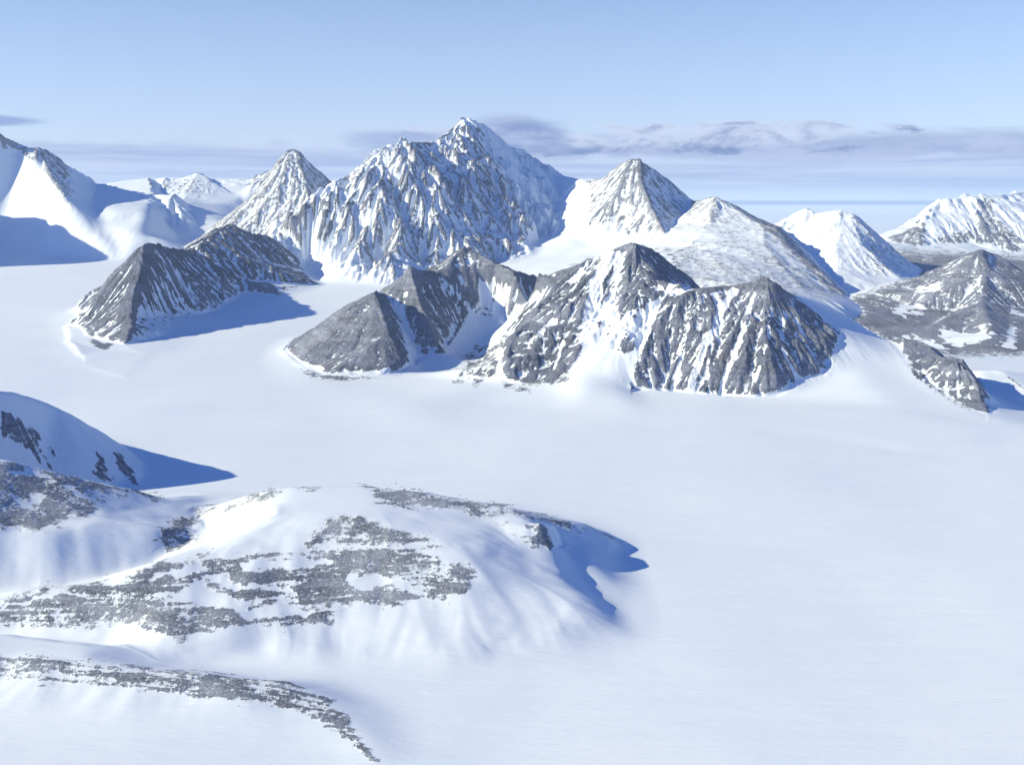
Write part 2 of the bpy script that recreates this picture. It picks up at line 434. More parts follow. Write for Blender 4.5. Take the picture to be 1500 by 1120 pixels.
def block(lines, mat, cell, owners, foot_sink=12.0, k=40.0, s_rock=1.2, s_snow=6.0, sharp=None, sharp_all=None,
          ribs=(), rough=0.0, rough_lam=60.0, rock=None, ring=700.0, amps=None, x_lim=None, y_lim=None, seed=1, env_all=False, jag=0.0, warp=0.0, warp_lam=400.0, lift=0.0):
    """One massif. lines -> surface -> ribs -> snow/rock mask -> one mesh per owner.
    owners: [(name, label, category, [(px, D km), ...seed points])]"""
    L = [[P(p, foot_sink) for p in ln] for ln in lines]
    allp = np.array([p for ln in L for p in ln])
    # skirt: falls away below the glacier all round
    lo = allp[:, :2].min(0) - ring; hi = allp[:, :2].max(0) + ring
    nskirt = 7; sk = []
    for t in np.linspace(0, 1, nskirt):
        sk += [(lo[0] + t * (hi[0] - lo[0]), lo[1]), (lo[0] + t * (hi[0] - lo[0]), hi[1]), (lo[0], lo[1] + t * (hi[1] - lo[1])), (hi[0], lo[1] + t * (hi[1] - lo[1]))]
    for q in sorted(set((round(a, 1), round(b, 1)) for a, b in sk)):
        L.append([(q[0], q[1], float(ground(q[0], q[1])) - 0.30 * ring)])
    if x_lim: lo[0] = max(lo[0], x_lim[0]); hi[0] = min(hi[0], x_lim[1])
    if y_lim: lo[1] = max(lo[1], y_lim[0]); hi[1] = min(hi[1], y_lim[1])
    nx = int((hi[0] - lo[0]) / cell) + 1; ny = int((hi[1] - lo[1]) / cell) + 1
    X, Y = np.meshgrid(lo[0] + cell * np.arange(nx), lo[1] + cell * np.arange(ny))
    T = raster_tin(L, X, Y)
    G = ground(X, Y)
    T = np.where(np.isnan(T), G - 400, T)
    if warp > 0:                       # crests, edges and feet wander instead of running straight
        wx = warp * fbm(X, Y, warp_lam, 4, 0.55, seed + 201); wy = warp * fbm(X, Y, warp_lam, 4, 0.55, seed + 207)
        fi = np.clip((X + wx - X[0, 0]) / cell, 0, nx - 1.001); fj = np.clip((Y + wy - Y[0, 0]) / cell, 0, ny - 1.001)
        a = fi.astype(int); b = fj.astype(int); u = fi - a; v = fj - b
        T = (T[b, a] * (1 - u) + T[b, a + 1] * u) * (1 - v) + (T[b + 1, a] * (1 - u) + T[b + 1, a + 1] * u) * v
        T = T + warp * 0.35 * sstep(T - G, 20, 150) * fbm(X, Y, warp_lam * 0.6, 3, 0.5, seed + 211, ridged=True)
    # where the outline lies in the photograph, only to say which ground is bare rock
    def guide(Z):
        return project(X, Y, Z)
    # warp so that straight construction lines wander
    px, py = guide(T)
    sh = np.zeros_like(T)
    if sharp_all is not None: sh[:] = sharp_all
    if sharp:
        for pl in sharp: sh = np.maximum(sh, sstep(poly_sd(px, py, pl), -6, 10))
    H = blur(T, s_snow) * (1 - sh) + blur(T, s_rock) * sh
    d = H - G
    h = np.maximum(k - np.abs(d), 0) / k
    H = G + np.maximum(d, 0) + h * h * k * 0.25
    above = sstep(H - G, 2, 40)
    gy, gx = np.gradient(blur(H, 3), cell); slope = np.hypot(gx, gy)
    env0 = sstep(slope, 0.28, 0.62) * above
    if env_all: env0 = above * sstep(slope, 0.05, 0.25)
    env = env0 * (1.0 if env_all else 0.12 + 0.88 * blur(sh, 2))
    cst = (T - blur(T, 7)) / cell
    vary = 0.45 + 1.1 * sstep(fbm(X, Y, cell * 55, 3, 0.5, seed + 41), -0.45, 0.45)
    env = env * (1 - 0.30 * sstep(cst, 0.5, 2.2))
    if amps:
        for pl, f_ in amps: env = env * (1 + (f_ - 1) * sstep(poly_sd(px, py, pl), -8, 14))
    for q, (lam, amp, length, mode) in enumerate(ribs):
        n = fbm(X, Y, lam, 2, 0.5, seed + 10 * q)
        n = lic(n, H, int(length), 1.6, max(1.5, 0.35 * lam / cell))
        if mode == 'v': f = np.minimum(np.abs(n), 2) - 0.8       # narrow gullies, broad ribs
        elif mode == 'r': f = 0.8 - np.minimum(np.abs(n), 2)      # sharp ribs, broad gullies
        else: f = np.clip(n, -2, 2)
        H = H + amp * env * f * (vary if q != 1 else 1.7 - vary * 0.8)
    if rough > 0:
        H = H + rough * env * fbm(X, Y, rough_lam, 5, 0.55, seed + 77, ridged=True)
    if jag > 0:
        H = H + jag * env * fbm(X, Y, cell * 5, 3, 0.6, seed + 99)
    gy, gx = np.gradient(H, cell); slope = np.hypot(gx, gy)
    c1 = (blur(H, 2.0) - H) / cell; c2 = (blur(H, 6.0) - H) / (cell * 3)
    px, py = guide(H)
    info = dict(X=X, Y=Y, H=H, G=G, px=px, py=py, slope=slope, c1=c1, c2=c2, cell=cell, sharp=sh, above=H - G)
    R = rock(info) if rock else np.zeros_like(H)
    R = np.clip(R, -2.5, 3.5)
    if lift > 0:                       # bare stones stand a little proud of the snow
        rm = sstep(R + 0.5 * fbm(X, Y, cell * 4, 2, 0.6, seed + 301), 0.3, 0.75)
        H = H + rm * lift * (0.5 + 1.3 * fbm(X, Y, cell * 4.5, 3, 0.7, seed + 303, ridged=True))
    # cut into faces
    keep = (H - G) > 0.12
    Hz = H - 0.06
    fm = keep[:-1, :-1] | keep[1:, :-1] | keep[:-1, 1:] | keep[1:, 1:]
    idx = np.arange(nx * ny).reshape(ny, nx)
    quads = np.stack([idx[:-1, :-1], idx[:-1, 1:], idx[1:, 1:], idx[1:, :-1]], -1)
    XY = np.stack([X.ravel(), Y.ravel(), Hz.ravel()], 1)
    own = np.zeros((ny - 1, nx - 1), int)
    if len(owners) > 1:
        best = np.full((ny - 1, nx - 1), 1e18)
        xc, yc = X[:-1, :-1], Y[:-1, :-1]
        for i, ow in enumerate(owners):
            for (a, D) in ow[3]:
                sx, sy, _ = at_z(a, D * 1000, 300.0)
                dd = (xc - sx) ** 2 + (yc - sy) ** 2
                m = dd < best; best[m] = dd[m]; own[m] = i
    out = []
    for i, ow in enumerate(owners):
        q = quads[fm & (own == i)]
        if len(q) == 0: continue
        u, inv = np.unique(q.ravel(), return_inverse=True)
        out.append(link_mesh(ow[0], XY[u], inv.reshape(-1, 4), ow[4] if len(ow) > 4 else mat, R.ravel()[u], ow[1], ow[2]))
    return out

def wob_line(i, pts, w, amp=5.0, lam=None, sharpn=0.3, seed=61):
    """1 along a wandering line, 0 away from it"""
    key = ('w', lam, seed)
    if key not in i:
        l = lam or i['cell'] * 14
        i[key] = (fbm(i['X'], i['Y'], l, 4, 0.65, seed), fbm(i['X'], i['Y'], l, 4, 0.65, seed + 7), fbm(i['X'], i['Y'], l * 2, 3, 0.6, seed + 13))
    a, b, c = i[key]
    d = line_d(i['px'] + amp * a, i['py'] + amp * 0.6 * b, pts) * (1 + 0.9 * c)
    return sstep(d, w, w * sharpn)

def region(i, polys, feather=6.0, warp=10.0, lam=None, seed=3):
    """soft membership (1 deep inside, negative outside) of a set of outlines whose edges wander"""
    lam = lam or i['cell'] * 18
    wx = warp * fbm(i['X'], i['Y'], lam, 4, 0.6, seed); wy = warp * 0.6 * fbm(i['X'], i['Y'], lam, 4, 0.6, seed + 5)
    s = np.full(i['X'].shape, -1e3)
    for pl in polys: s = np.maximum(s, poly_sd(i['px'] + wx, i['py'] + wy, pl))
    return np.clip(s / feather, -3, 1)

# ------------------------------------------------------------------ the glacier
def spaced(lo, hi, step, far_lo, far_hi, grow=1.09):
    a = list(np.arange(lo, hi + step, step))
    s, v = step, a[-1]
    while v < far_hi: s *= grow; v += s; a.append(v)
    s, v, b = step, a[0], []
    while v > far_lo: s *= grow; v -= s; b.append(v)
    return np.array(b[::-1] + a)

def make_glacier(mat):
    xs = spaced(-3500, 4200, 26, -150000, 150000); ys = spaced(2300, 10500, 26, -20000, 150000, 1.035)
    X, Y = np.meshgrid(xs, ys)
    Z = ground(X, Y)
    ny, nx = X.shape
    idx = np.arange(nx * ny).reshape(ny, nx)
    q = np.stack([idx[:-1, :-1], idx[:-1, 1:], idx[1:, 1:], idx[1:, :-1]], -1).reshape(-1, 4)
    px, py = project(X, np.maximum(Y, 500), Z)
    R = np.full(X.shape, -1.5)
    # thin medial moraine of stones and wind scoops on the ice below the bowl
    for ln, w in (([(712, 585), (735, 594), (780, 601), (830, 607), (880, 608)], 2.6), ([(845, 597), (862, 599)], 3.5), ([(735, 592), (725, 600)], 1.5)):
        R = np.maximum(R, 0.35 - line_d(px, py, ln) / w * 0.5)
    link_mesh('snowfield', np.stack([X.ravel(), Y.ravel(), Z.ravel()], 1), q, mat, R.ravel(), 'wide smooth white glacier filling the valley floor between the mountains', 'glacier')

M_near = terrain_mat('snow_and_grey_scree', 5.0, (0.135, 0.155, 0.205), (0.265, 0.29, 0.345), soft=0.17, amp=1.5, dust=0.30, rusty=0.22, bump=0.7)
M_front = terrain_mat('snow_and_brown_grey_rock', 11.0, (0.100, 0.116, 0.172), (0.178, 0.195, 0.262), soft=0.11, amp=1.0, dust=0.14, bump=1.7, rusty=0.3)
M_mid = terrain_mat('snow_and_dark_rock', 16.0, (0.078, 0.092, 0.145), (0.135, 0.148, 0.205), soft=0.12, amp=1.0, dust=0.12, rusty=0.2, bump=1.0)
M_far = terrain_mat('snow_dusted_rock', 22.0, (0.15, 0.168, 0.225), (0.24, 0.255, 0.315), soft=0.16, amp=1.0, dust=0.22, bump=1.0)
M_dust = terrain_mat('wind_dusted_scree', 22.0, (0.22, 0.225, 0.26), (0.30, 0.30, 0.33), soft=0.35, amp=1.1, dust=0.55, rusty=0.0, bump=0.6)
M_brown = terrain_mat('bare_brown_scree', 14.0, (0.120, 0.136, 0.195), (0.185, 0.198, 0.26), soft=0.18, amp=1.1, dust=0.18, rusty=0.2, bump=0.5)
M_ice = terrain_mat('glacier_snow', 5.0, amp=0.5, sastrugi=1.0)
make_glacier(M_ice)

# ------------------------------------------------------------------ the front range
def rock_front(i):
    A = region(i, [[(412, 512), (430, 495), (545, 420), (600, 384), (640, 392), (682, 355), (755, 390), (812, 402), (800, 440), (760, 440), (745, 456), (690, 458), (650, 515), (620, 520), (600, 522), (585, 548), (520, 548), (470, 548), (430, 530)],
                   [(438, 540), (520, 548), (560, 552), (500, 565), (450, 560)],
                   [(812, 402), (845, 382), (888, 370), (925, 348), (1025, 420), (985, 432), (960, 440), (930, 455), (900, 470), (925, 512), (915, 520), (865, 460), (848, 520), (822, 566), (760, 566), (732, 548), (738, 500), (775, 450)],
                   [(985, 432), (1020, 420), (1122, 404), (1200, 465), (1228, 490), (1222, 515), (1208, 552), (1165, 562), (1140, 582), (1095, 583), (1040, 576), (1000, 574), (960, 570), (926, 574), (935, 520)],
                   [(1296, 494), (1325, 490), (1412, 525), (1432, 560), (1455, 612), (1445, 625), (1418, 606), (1385, 583), (1345, 556), (1322, 522)]], 9.0, 7.0)
    B = region(i, [[(676, 520), (700, 505), (735, 500), (735, 560), (690, 568), (660, 560)], [(735, 556), (800, 566), (780, 575), (735, 572)]], 10.0, 9.0)
    X = i['X']
    gul = np.clip(i['c1'] * 5.0, -1.0, 1.6) * 0.34 + np.clip(i['c2'] * 4.0, -1, 1.4) * 0.55
    pyr = sstep(poly_sd(i['px'], i['py'], [(412, 520), (430, 495), (540, 425), (552, 452), (570, 490), (590, 560), (430, 560)]), -4, 8)
    gul = gul * (0.8 - 0.4 * pyr)
    A = np.where(A < 0, A * 1.7, A)
    R = 0.55 + 0.62 * A + 0.22 * fbm(i['X'], i['Y'], 130, 4, 0.6, 95) + 0.5 * np.clip(i['slope'] - 0.65, -0.4, 0.8) - gul
    # named snow runs and drifts on the faces
    n = 5 * fbm(i['X'], i['Y'], 160, 3, 0.5, 91)
    def run(pts, w, s):
        return 1.5 * s * wob_line(i, pts, w * 1.25, 4.0, sharpn=0.35)
    for pts, w, s in (
        ([(1075, 425), (1060, 450), (1045, 480), (1025, 525), (1010, 570)], 7, 1.2),
        ([(1030, 435), (1010, 470), (998, 510), (992, 560)], 4, 1.0),
        ([(1105, 425), (1095, 470), (1075, 520), (1055, 572)], 3.5, 0.9),
        ([(1130, 440), (1125, 490), (1112, 540), (1098, 575)], 3.5, 0.9),
        ([(1058, 470), (1040, 520), (1030, 560)], 3, 0.8),
        ([(1150, 460), (1145, 500), (1160, 540), (1175, 562)], 4.5, 0.9),
        ([(1165, 470), (1185, 510), (1200, 540)], 3, 0.8),
        ([(1050, 432), (1060, 445)], 9, 0.8),
        ([(892, 376), (872, 415), (866, 450), (862, 490)], 13, 1.2), ([(908, 378), (902, 415), (890, 450), (880, 500)], 8, 1.0), ([(850, 395), (838, 430)], 4, 0.7), ([(940, 440), (915, 470)], 5, 0.8),
        ([(890, 450), (905, 490), (880, 510)], 13, 1.1), ([(962, 445), (948, 480), (935, 515)], 5, 1.0),
        ([(868, 378), (835, 410)], 5, 0.7), ([(812, 470), (780, 500)], 5, 0.9), ([(825, 500), (812, 540)], 2.5, 0.8),
        ([(735, 400), (745, 440)], 3, 0.7), ([(765, 405), (752, 440)], 3.5, 0.8), ([(700, 420), (722, 450)], 4, 0.7),
        ([(985, 425), (1005, 420)], 9, 1.0), ([(960, 425), (985, 415)], 4, 0.8),
        ([(580, 445), (600, 500), (610, 535)], 7, 1.2), ([(610, 440), (630, 480)], 2.5, 0.6), ([(500, 405), (516, 420)], 4, 0.8),
        ([(545, 548), (570, 540)], 4, 0.8), ([(440, 533), (470, 540)], 3, 0.9),
        ([(1388, 548), (1385, 575)], 3, 1.0), ([(1402, 545), (1404, 580)], 2.2, 1.0), ([(1365, 545), (1350, 560)], 2.5, 0.7), ([(1322, 500), (1318, 520)], 2.5, 0.8)):
        R -= run(pts, w, s)
    sp = np.maximum(0, region(i, [[(655, 372), (684, 358), (755, 392), (812, 404), (806, 440), (790, 448), (735, 456), (690, 452), (640, 425), (650, 400)]], 10, 8))
    R -= sp * (0.45 + 0.9 * fbm(i['X'], i['Y'], 70, 4, 0.65, 97))
    dk = np.maximum(0, region(i, [[(548, 430), (600, 392), (650, 400), (700, 455), (650, 520), (592, 545), (575, 490)]], 10, 8))
    R -= dk * (0.12 + 0.9 * fbm(i['X'], i['Y'], 80, 4, 0.65, 98))
    R = np.maximum(R, 0.12 + 0.38 * B + 1.1 * fbm(i['X'], i['Y'] * 0.7, 110, 4, 0.6, 92))
    R -= 0.55 * pyr * np.maximum(0, fbm(i['X'], i['Y'], 60, 4, 0.65, 99) + 0.15) * 1.6
    R -= 1.2 * (1 - sstep(i['above'], 2, 14))
    return R

FR_A = [(418, 516, 'g'), (432, 503, 10.2), (460, 484, 10.1), (490, 456, 10.0), (518, 438, 9.9), (545, 428, 9.8), (565, 430, 10.15), (585, 408, 10.25), (601, 391, 10.3), (615, 396, 10.4),
        (640, 399, 10.6), (655, 382, 10.8), (680, 362, 11.0), (698, 370, 10.9), (725, 386, 10.7), (752, 398, 10.5), (790, 402, 10.2), (812, 410, 9.9)]
FR_B = [(812, 410, 9.9), (830, 398, 9.85), (845, 388, 9.85), (868, 375, 9.8), (888, 373, 9.8), (905, 358, 9.7), (920, 354, 9.65), (933, 355, 9.65), (950, 366, 9.95), (965, 378, 10.15), (985, 392, 10.35), (1005, 407, 10.5), (1022, 420, 10.6)]
FR_C = [(975, 437, 8.85), (985, 435, 8.75), (1010, 427, 8.8), (1040, 421, 8.85), (1070, 419, 8.85), (1100, 418, 8.8), (1122, 410, 8.7), (1140, 424, 8.75), (1165, 444, 8.7), (1195, 468, 8.6), (1225, 490, 8.45)]
FR_D = [(1295, 498, 8.75), (1325, 496, 8.6), (1345, 501, 8.5), (1365, 513, 8.35), (1380, 523, 8.2), (1395, 527, 8.1), (1412, 530, 7.95), (1420, 543, 7.85), (1430, 565, 7.7), (1441, 592, 7.4), (1450, 614, 7.2)]
front_lines = [
    FR_A, FR_B, FR_C, FR_D,
    [(545, 428, 9.8), (558, 452, 9.55), (572, 488, 9.25), (588, 528, 8.98), (590, 549, 'g')],
    [(418, 516, 'g'), (424, 526, 'g'), (445, 543, 'g'), (470, 553, 'g'), (505, 560, 'g'), (550, 556, 'g'), (590, 549, 'g')],
    [(601, 391, 10.3), (605, 414, 10.15), (616, 445, 9.95), (630, 480, 9.75), (642, 510, 9.65), (648, 530, 'g')],
    [(565, 430, 10.15), (585, 465, 9.95), (605, 505, 9.75), (615, 541, 'g')],
    [(648, 530, 'g'), (658, 512, 9.95), (674, 492, 10.2), (694, 470, 10.45), (706, 458, 10.6)],
    [(700, 500, 10.2)], [(742, 476, 10.3)], [(690, 545, 'g')], [(718, 530, 9.5)],
    [(680, 362, 11.0), (700, 400, 10.7), (720, 430, 10.65), (735, 452, 10.55), (770, 450, 10.4), (792, 440, 10.0)],
    [(812, 410, 9.9), (800, 440, 9.5), (775, 470, 9.15), (750, 500, 8.8), (735, 530, 8.5), (738, 560, 8.25), (775, 566, 8.1), (820, 567, 8.0)],
    [(845, 388, 9.85), (850, 430, 9.3), (850, 470, 8.9), (840, 520, 8.45), (822, 567, 8.0)],
    [(868, 375, 9.8), (872, 430, 9.2), (868, 480, 8.75), (850, 540, 8.2), (840, 606, 'g')],
    [(925, 354, 9.65), (918, 410, 9.1), (905, 460, 8.75), (915, 515, 8.3), (905, 560, 7.95)],
    [(933, 355, 9.65), (945, 385, 9.4), (960, 410, 9.15), (975, 437, 8.85), (955, 475, 8.65), (935, 520, 8.3), (925, 572, 7.95)],
    [(960, 410, 9.15), (1000, 426, 9.5), (1022, 420, 10.6)],
    [(1000, 426, 9.5), (1010, 427, 8.8)],
    [(925, 572, 7.95), (960, 573, 7.9), (1000, 576, 7.85), (1050, 581, 7.75), (1110, 586, 7.7), (1150, 574, 7.8), (1190, 560, 7.95), (1215, 548, 8.05), (1225, 510, 8.35), (1225, 490, 8.45)],
    [(1122, 410, 8.7), (1130, 480, 8.25), (1137, 540, 7.92), (1110, 586, 7.7)],
    [(1140, 424, 8.75), (1165, 428, 9.3), (1200, 438, 9.4), (1237, 458, 9.4), (1265, 480, 9.15), (1295, 498, 8.75)],
    [(1300, 503, 8.6), (1320, 525, 8.3), (1345, 552, 8.0), (1372, 572, 7.75), (1402, 592, 7.5), (1422, 603, 7.35), (1441, 622, 7.15)],
    [(1450, 614, 7.2), (1441, 622, 7.15), (1445, 632, 'g')],
    [(1240, 530, 8.2), (1262, 560, 7.85), (1310, 600, 7.35), (1400, 618, 7.12)],
    [(424, 505, 'g', 14), (413, 514, 'g', 20), (415, 528, 'g', 20), (432, 543, 'g', 10)],
    [(405, 512, 'g'), (408, 530, 'g'), (430, 552, 'g'), (480, 572, 'g')],
    [(590, 549, 'g', 4), (615, 590, 'g', 5), (645, 625, 'g', 4)],
    [(700, 592, 'g'), (780, 602, 'g'), (840, 606, 'g'), (950, 612, 'g'), (1050, 616, 'g'), (1150, 622, 'g'), (1250, 640, 'g'), (1330, 655, 'g'), (1430, 650, 'g'), (1445, 632, 'g')],
    # behind the crest
    [(430, 11.3, 'G', 0), (520, 11.6, 'G', 0), (580, 12.0, 'z', 200), (640, 12.4, 'z', 330), (700, 12.4, 'z', 380), (800, 11.6, 'z', 380), (880, 11.2, 'z', 400),
     (960, 11.2, 'z', 350), (1040, 10.6, 'z', 380), (1120, 10.4, 'z', 350), (1200, 10.6, 'z', 250), (1290, 10.2, 'z', 60), (1340, 9.7, 'G', 0), (1400, 9.0, 'G', 0), (1440, 8.3, 'G', 0), (1462, 7.6, 'G', 0), (1450, 614, 7.2)],
]
front_sharp = [[(415, 514), (430, 495), (545, 420), (600, 384), (640, 392), (682, 355), (755, 390), (812, 402), (845, 382), (888, 370), (925, 348), (1025, 415), (1122, 404), (1200, 465), (1228, 490), (1222, 515), (1208, 552), (1165, 562), (1140, 585),
                (1095, 590), (926, 577), (935, 520), (860, 500), (822, 566), (740, 566), (735, 470), (680, 458), (650, 515), (590, 550), (470, 552), (430, 530)],
               [(1296, 490), (1325, 486), (1412, 521), (1435, 560), (1460, 612), (1445, 625), (1418, 606), (1345, 556), (1322, 522)]]
block(front_lines, M_front, 7.0, [
    ('mountain', 'dark pyramid of brown grey rock standing in the glacier with its right face in blue shadow', 'mountain', [(500, 9.6), (560, 9.6), (450, 10.4)]),
    ('mountain', 'jagged brown summit behind the dark pyramid above a round snow bowl', 'mountain', [(610, 10.2), (680, 11), (740, 10.6), (640, 9.6), (700, 9.4)]),
    ('mountain', 'tall dark rock peak with a white snow couloir and long scree ribs', 'mountain', [(930, 9.6), (860, 9.2), (800, 8.8), (760, 8.4)]),
    ('mountain', 'broad striped rock pyramid with many parallel snow gullies down its face', 'mountain', [(1050, 8.4), (1122, 8.5), (1190, 8.5), (1000, 8.2)]),
    ('ridge', 'low rock rib ending in a dark cliff beyond the white snow saddle', 'ridge', [(1350, 8.3), (1420, 7.6), (1290, 8.7)]),
], sharp=front_sharp, k=60, s_rock=1.0, s_snow=12, ribs=((430, 22, 40, 's'), (190, 14, 34, 'v'), (95, 6, 20, 's'), (44, 3.5, 9, 's')), rough=24,
   amps=[([(412, 520), (430, 495), (540, 425), (556, 452), (572, 490), (590, 560), (430, 560)], 0.42), ([(560, 430), (600, 385), (612, 400), (600, 440)], 0.5)], rough_lam=170, rock=rock_front, seed=5, jag=3.5, warp=20, warp_lam=320, lift=2.0)

# small snow swell beyond the end cliff
block([[(1415, 542, 9.1), (1440, 541, 9.0), (1462, 541, 8.95), (1480, 553, 8.8), (1500, 566, 8.5), (1540, 590, 8.1), (1600, 600, 8.0)],
       [(1400, 9.3, 'G', 0), (1440, 8.5, 'G', 0), (1500, 8.0, 'G', 0), (1560, 7.6, 'G', 0)],
       [(1430, 9.6, 'G', 0), (1500, 9.4, 'G', 0), (1600, 9.0, 'G', 0)]],
      M_front, 9.0, [('hill', 'small smooth snow hump behind the end cliff of the rock rib', 'hill', [])], k=30, s_snow=3, ring=300,
      rock=lambda i: -0.3 + 0.9 * region(i, [[(1462, 538), (1480, 548), (1510, 572), (1500, 574), (1475, 555)]], 4, 3), seed=8)

# ------------------------------------------------------------------ dark ridge at left
def rock_left(i):
    A = region(i, [[(112, 480), (150, 420), (212, 350), (280, 362), (325, 330), (345, 328), (390, 340), (420, 350), (470, 420), (370, 444), (325, 460), (240, 462), (205, 468), (192, 492), (175, 500), (150, 517), (125, 495)]], 9, 8)
    gul = np.clip(i['c1'] * 5, -1.2, 1.5) * 0.5 + np.clip(i['c2'] * 4, -1, 1.2) * 0.55
    left = sstep(i['px'], 215, 195)
    R = 0.20 + 0.62 * A + 0.25 * fbm(i['X'], i['Y'], 200, 4, 0.6, 17) + 0.62 * left * (A > 0) + 0.5 * np.clip(i['slope'] - 0.6, -0.4, 0.8) - gul
    for pts, w, s in (([(225, 365), (255, 395), (280, 430), (300, 455)], 5, 0.8), ([(292, 362), (310, 395), (330, 440), (345, 450)], 6, 0.9), ([(355, 350), (385, 385), (410, 425)], 4, 0.6),
                      ([(170, 462), (166, 485), (152, 500)], 4, 1.1), ([(135, 480), (150, 500)], 4, 0.9)):
        R -= s * wob_line(i, pts, w * 1.1, 5.0)
    R -= 1.0 * (1 - sstep(i['above'], 1, 10))
    return R
left_lines = [
    [(120, 479, 11.9), (135, 455, 12.1), (152, 425, 12.2), (175, 395, 12.4), (195, 372, 12.5), (213, 356, 12.6), (230, 359, 13.2), (250, 364, 13.8), (280, 367, 14.6), (300, 351, 15.1), (325, 333, 15.7), (342, 332, 15.95), (360, 341, 16.1), (385, 344, 16.4), (405, 352, 16.6), (430, 372, 16.5), (455, 400, 16.4), (480, 418, 'g')],
    [(213, 356, 12.6), (204, 400, 12.1), (197, 440, 11.6), (194, 470, 11.25), (181, 506, 10.7)],
    [(120, 479, 11.9), (126, 492, 11.3), (150, 516, 10.4), (168, 513, 10.5), (181, 506, 10.7), (194, 480, 11.1), (207, 468, 11.7), (250, 463, 12.3), (300, 461, 12.9), (326, 458, 13.3), (367, 443, 14.3), (420, 434, 'g'), (480, 418, 'g')],
    [(330, 333, 15.8), (345, 375, 15.0), (355, 410, 14.6), (367, 443, 14.3)],
    [(280, 367, 14.6), (300, 400, 14.1), (318, 435, 13.7), (326, 458, 13.3)],
    [(250, 364, 13.8), (262, 400, 13.2), (268, 440, 12.7)],
    [(116, 462, 'g', 14), (100, 478, 'g', 22), (102, 498, 'g', 22), (122, 520, 'g', 14)],
    [(92, 478, 'g'), (94, 505, 'g'), (125, 534, 'g'), (180, 552, 'g'), (215, 520, 'g'), (250, 490, 'g'), (326, 470, 'g'), (380, 452, 'g')],
    [(100, 13.0, 'G', 0), (150, 14.2, 'G', 0), (230, 15.8, 'G', 0), (300, 17.0, 'G', 0), (360, 17.8, 'G', 0), (430, 18.0, 'G', 50)]]
block(left_lines, M_mid, 11.0, [('ridge', 'dark serrated rock ridge with two summits jutting left from the big snowy mountain', 'ridge', [])],
      k=40, s_rock=0.8, s_snow=5, sharp_all=1.0, ribs=((300, 28, 26, 'v'), (130, 15, 14, 's'), (60, 8, 8, 's')), rough=32, warp=32, warp_lam=450, amps=[([(110, 480), (150, 420), (212, 350), (202, 400), (195, 440), (190, 520), (110, 520)], 0.3)], rough_lam=110, rock=rock_left, seed=15, jag=5.0)

# ------------------------------------------------------------------ the main massif
def rock_main(i):
    px, py = i['px'], i['py']
    gul = np.clip(i['c1'] * 4, -1.4, 1.4) * 0.55 + np.clip(i['c2'] * 3.0, -1, 1.2) * 0.35
    face = region(i, [[(400, 345), (420, 312), (465, 284), (525, 240), (562, 212), (600, 200), (675, 168), (715, 190), (750, 270), (790, 350), (740, 380), (560, 420), (500, 350), (440, 365)]], 14, 10)
    right = region(i, [[(745, 212), (870, 262), (934, 228), (1015, 292), (1000, 345), (930, 350), (870, 330), (800, 330)]], 14, 10)
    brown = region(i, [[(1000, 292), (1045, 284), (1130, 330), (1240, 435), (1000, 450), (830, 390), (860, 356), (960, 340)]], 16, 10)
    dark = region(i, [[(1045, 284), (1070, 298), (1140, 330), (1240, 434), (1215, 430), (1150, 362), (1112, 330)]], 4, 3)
    crest_l = region(i, [[(398, 345), (418, 310), (470, 282), (475, 300), (440, 330), (430, 352)]], 8, 6)
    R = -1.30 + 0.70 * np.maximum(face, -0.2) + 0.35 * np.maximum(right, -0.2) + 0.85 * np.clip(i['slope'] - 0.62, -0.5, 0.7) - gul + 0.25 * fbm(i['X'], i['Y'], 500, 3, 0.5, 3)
    bp = region(i, [[(862, 272), (905, 240), (934, 226), (1014, 290), (1005, 340), (960, 346), (905, 338), (866, 310)]], 14, 12)
    R = np.maximum(R, 0.20 + 0.22 * bp - 0.5 * gul + 0.55 * fbm(i['X'], i['Y'], 200, 4, 0.6, 14))
    R -= 0.7 * np.maximum(0, region(i, [[(690, 176), (745, 208), (862, 262), (862, 300), (830, 345), (800, 350), (790, 320), (765, 270), (730, 225)]], 12, 12))
    R += 0.25 * np.maximum(crest_l, 0) + 0.35 * fbm(i['X'], i['Y'], 160, 4, 0.6, 12)
    R = np.maximum(R, np.where(brown > -0.3, 0.14 + 0.22 * brown + 0.30 * fbm(i['X'] * 0.8, i['Y'] * 0.5, 900, 5, 0.6, 31) + 0.25 * fbm(i['X'] + i['Y'] * 0.5, i['Y'] * 0.35, 260, 4, 0.6, 33) - 0.35 * gul, -2))
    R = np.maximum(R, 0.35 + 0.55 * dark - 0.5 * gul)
    R -= 0.9 * np.maximum(0, region(i, [[(860, 350), (1000, 330), (1090, 345), (1000, 365), (900, 372), (820, 392), (760, 395), (800, 350)]], 12, 8)) * (0.5 + 0.5 * (px < 900))
    return R
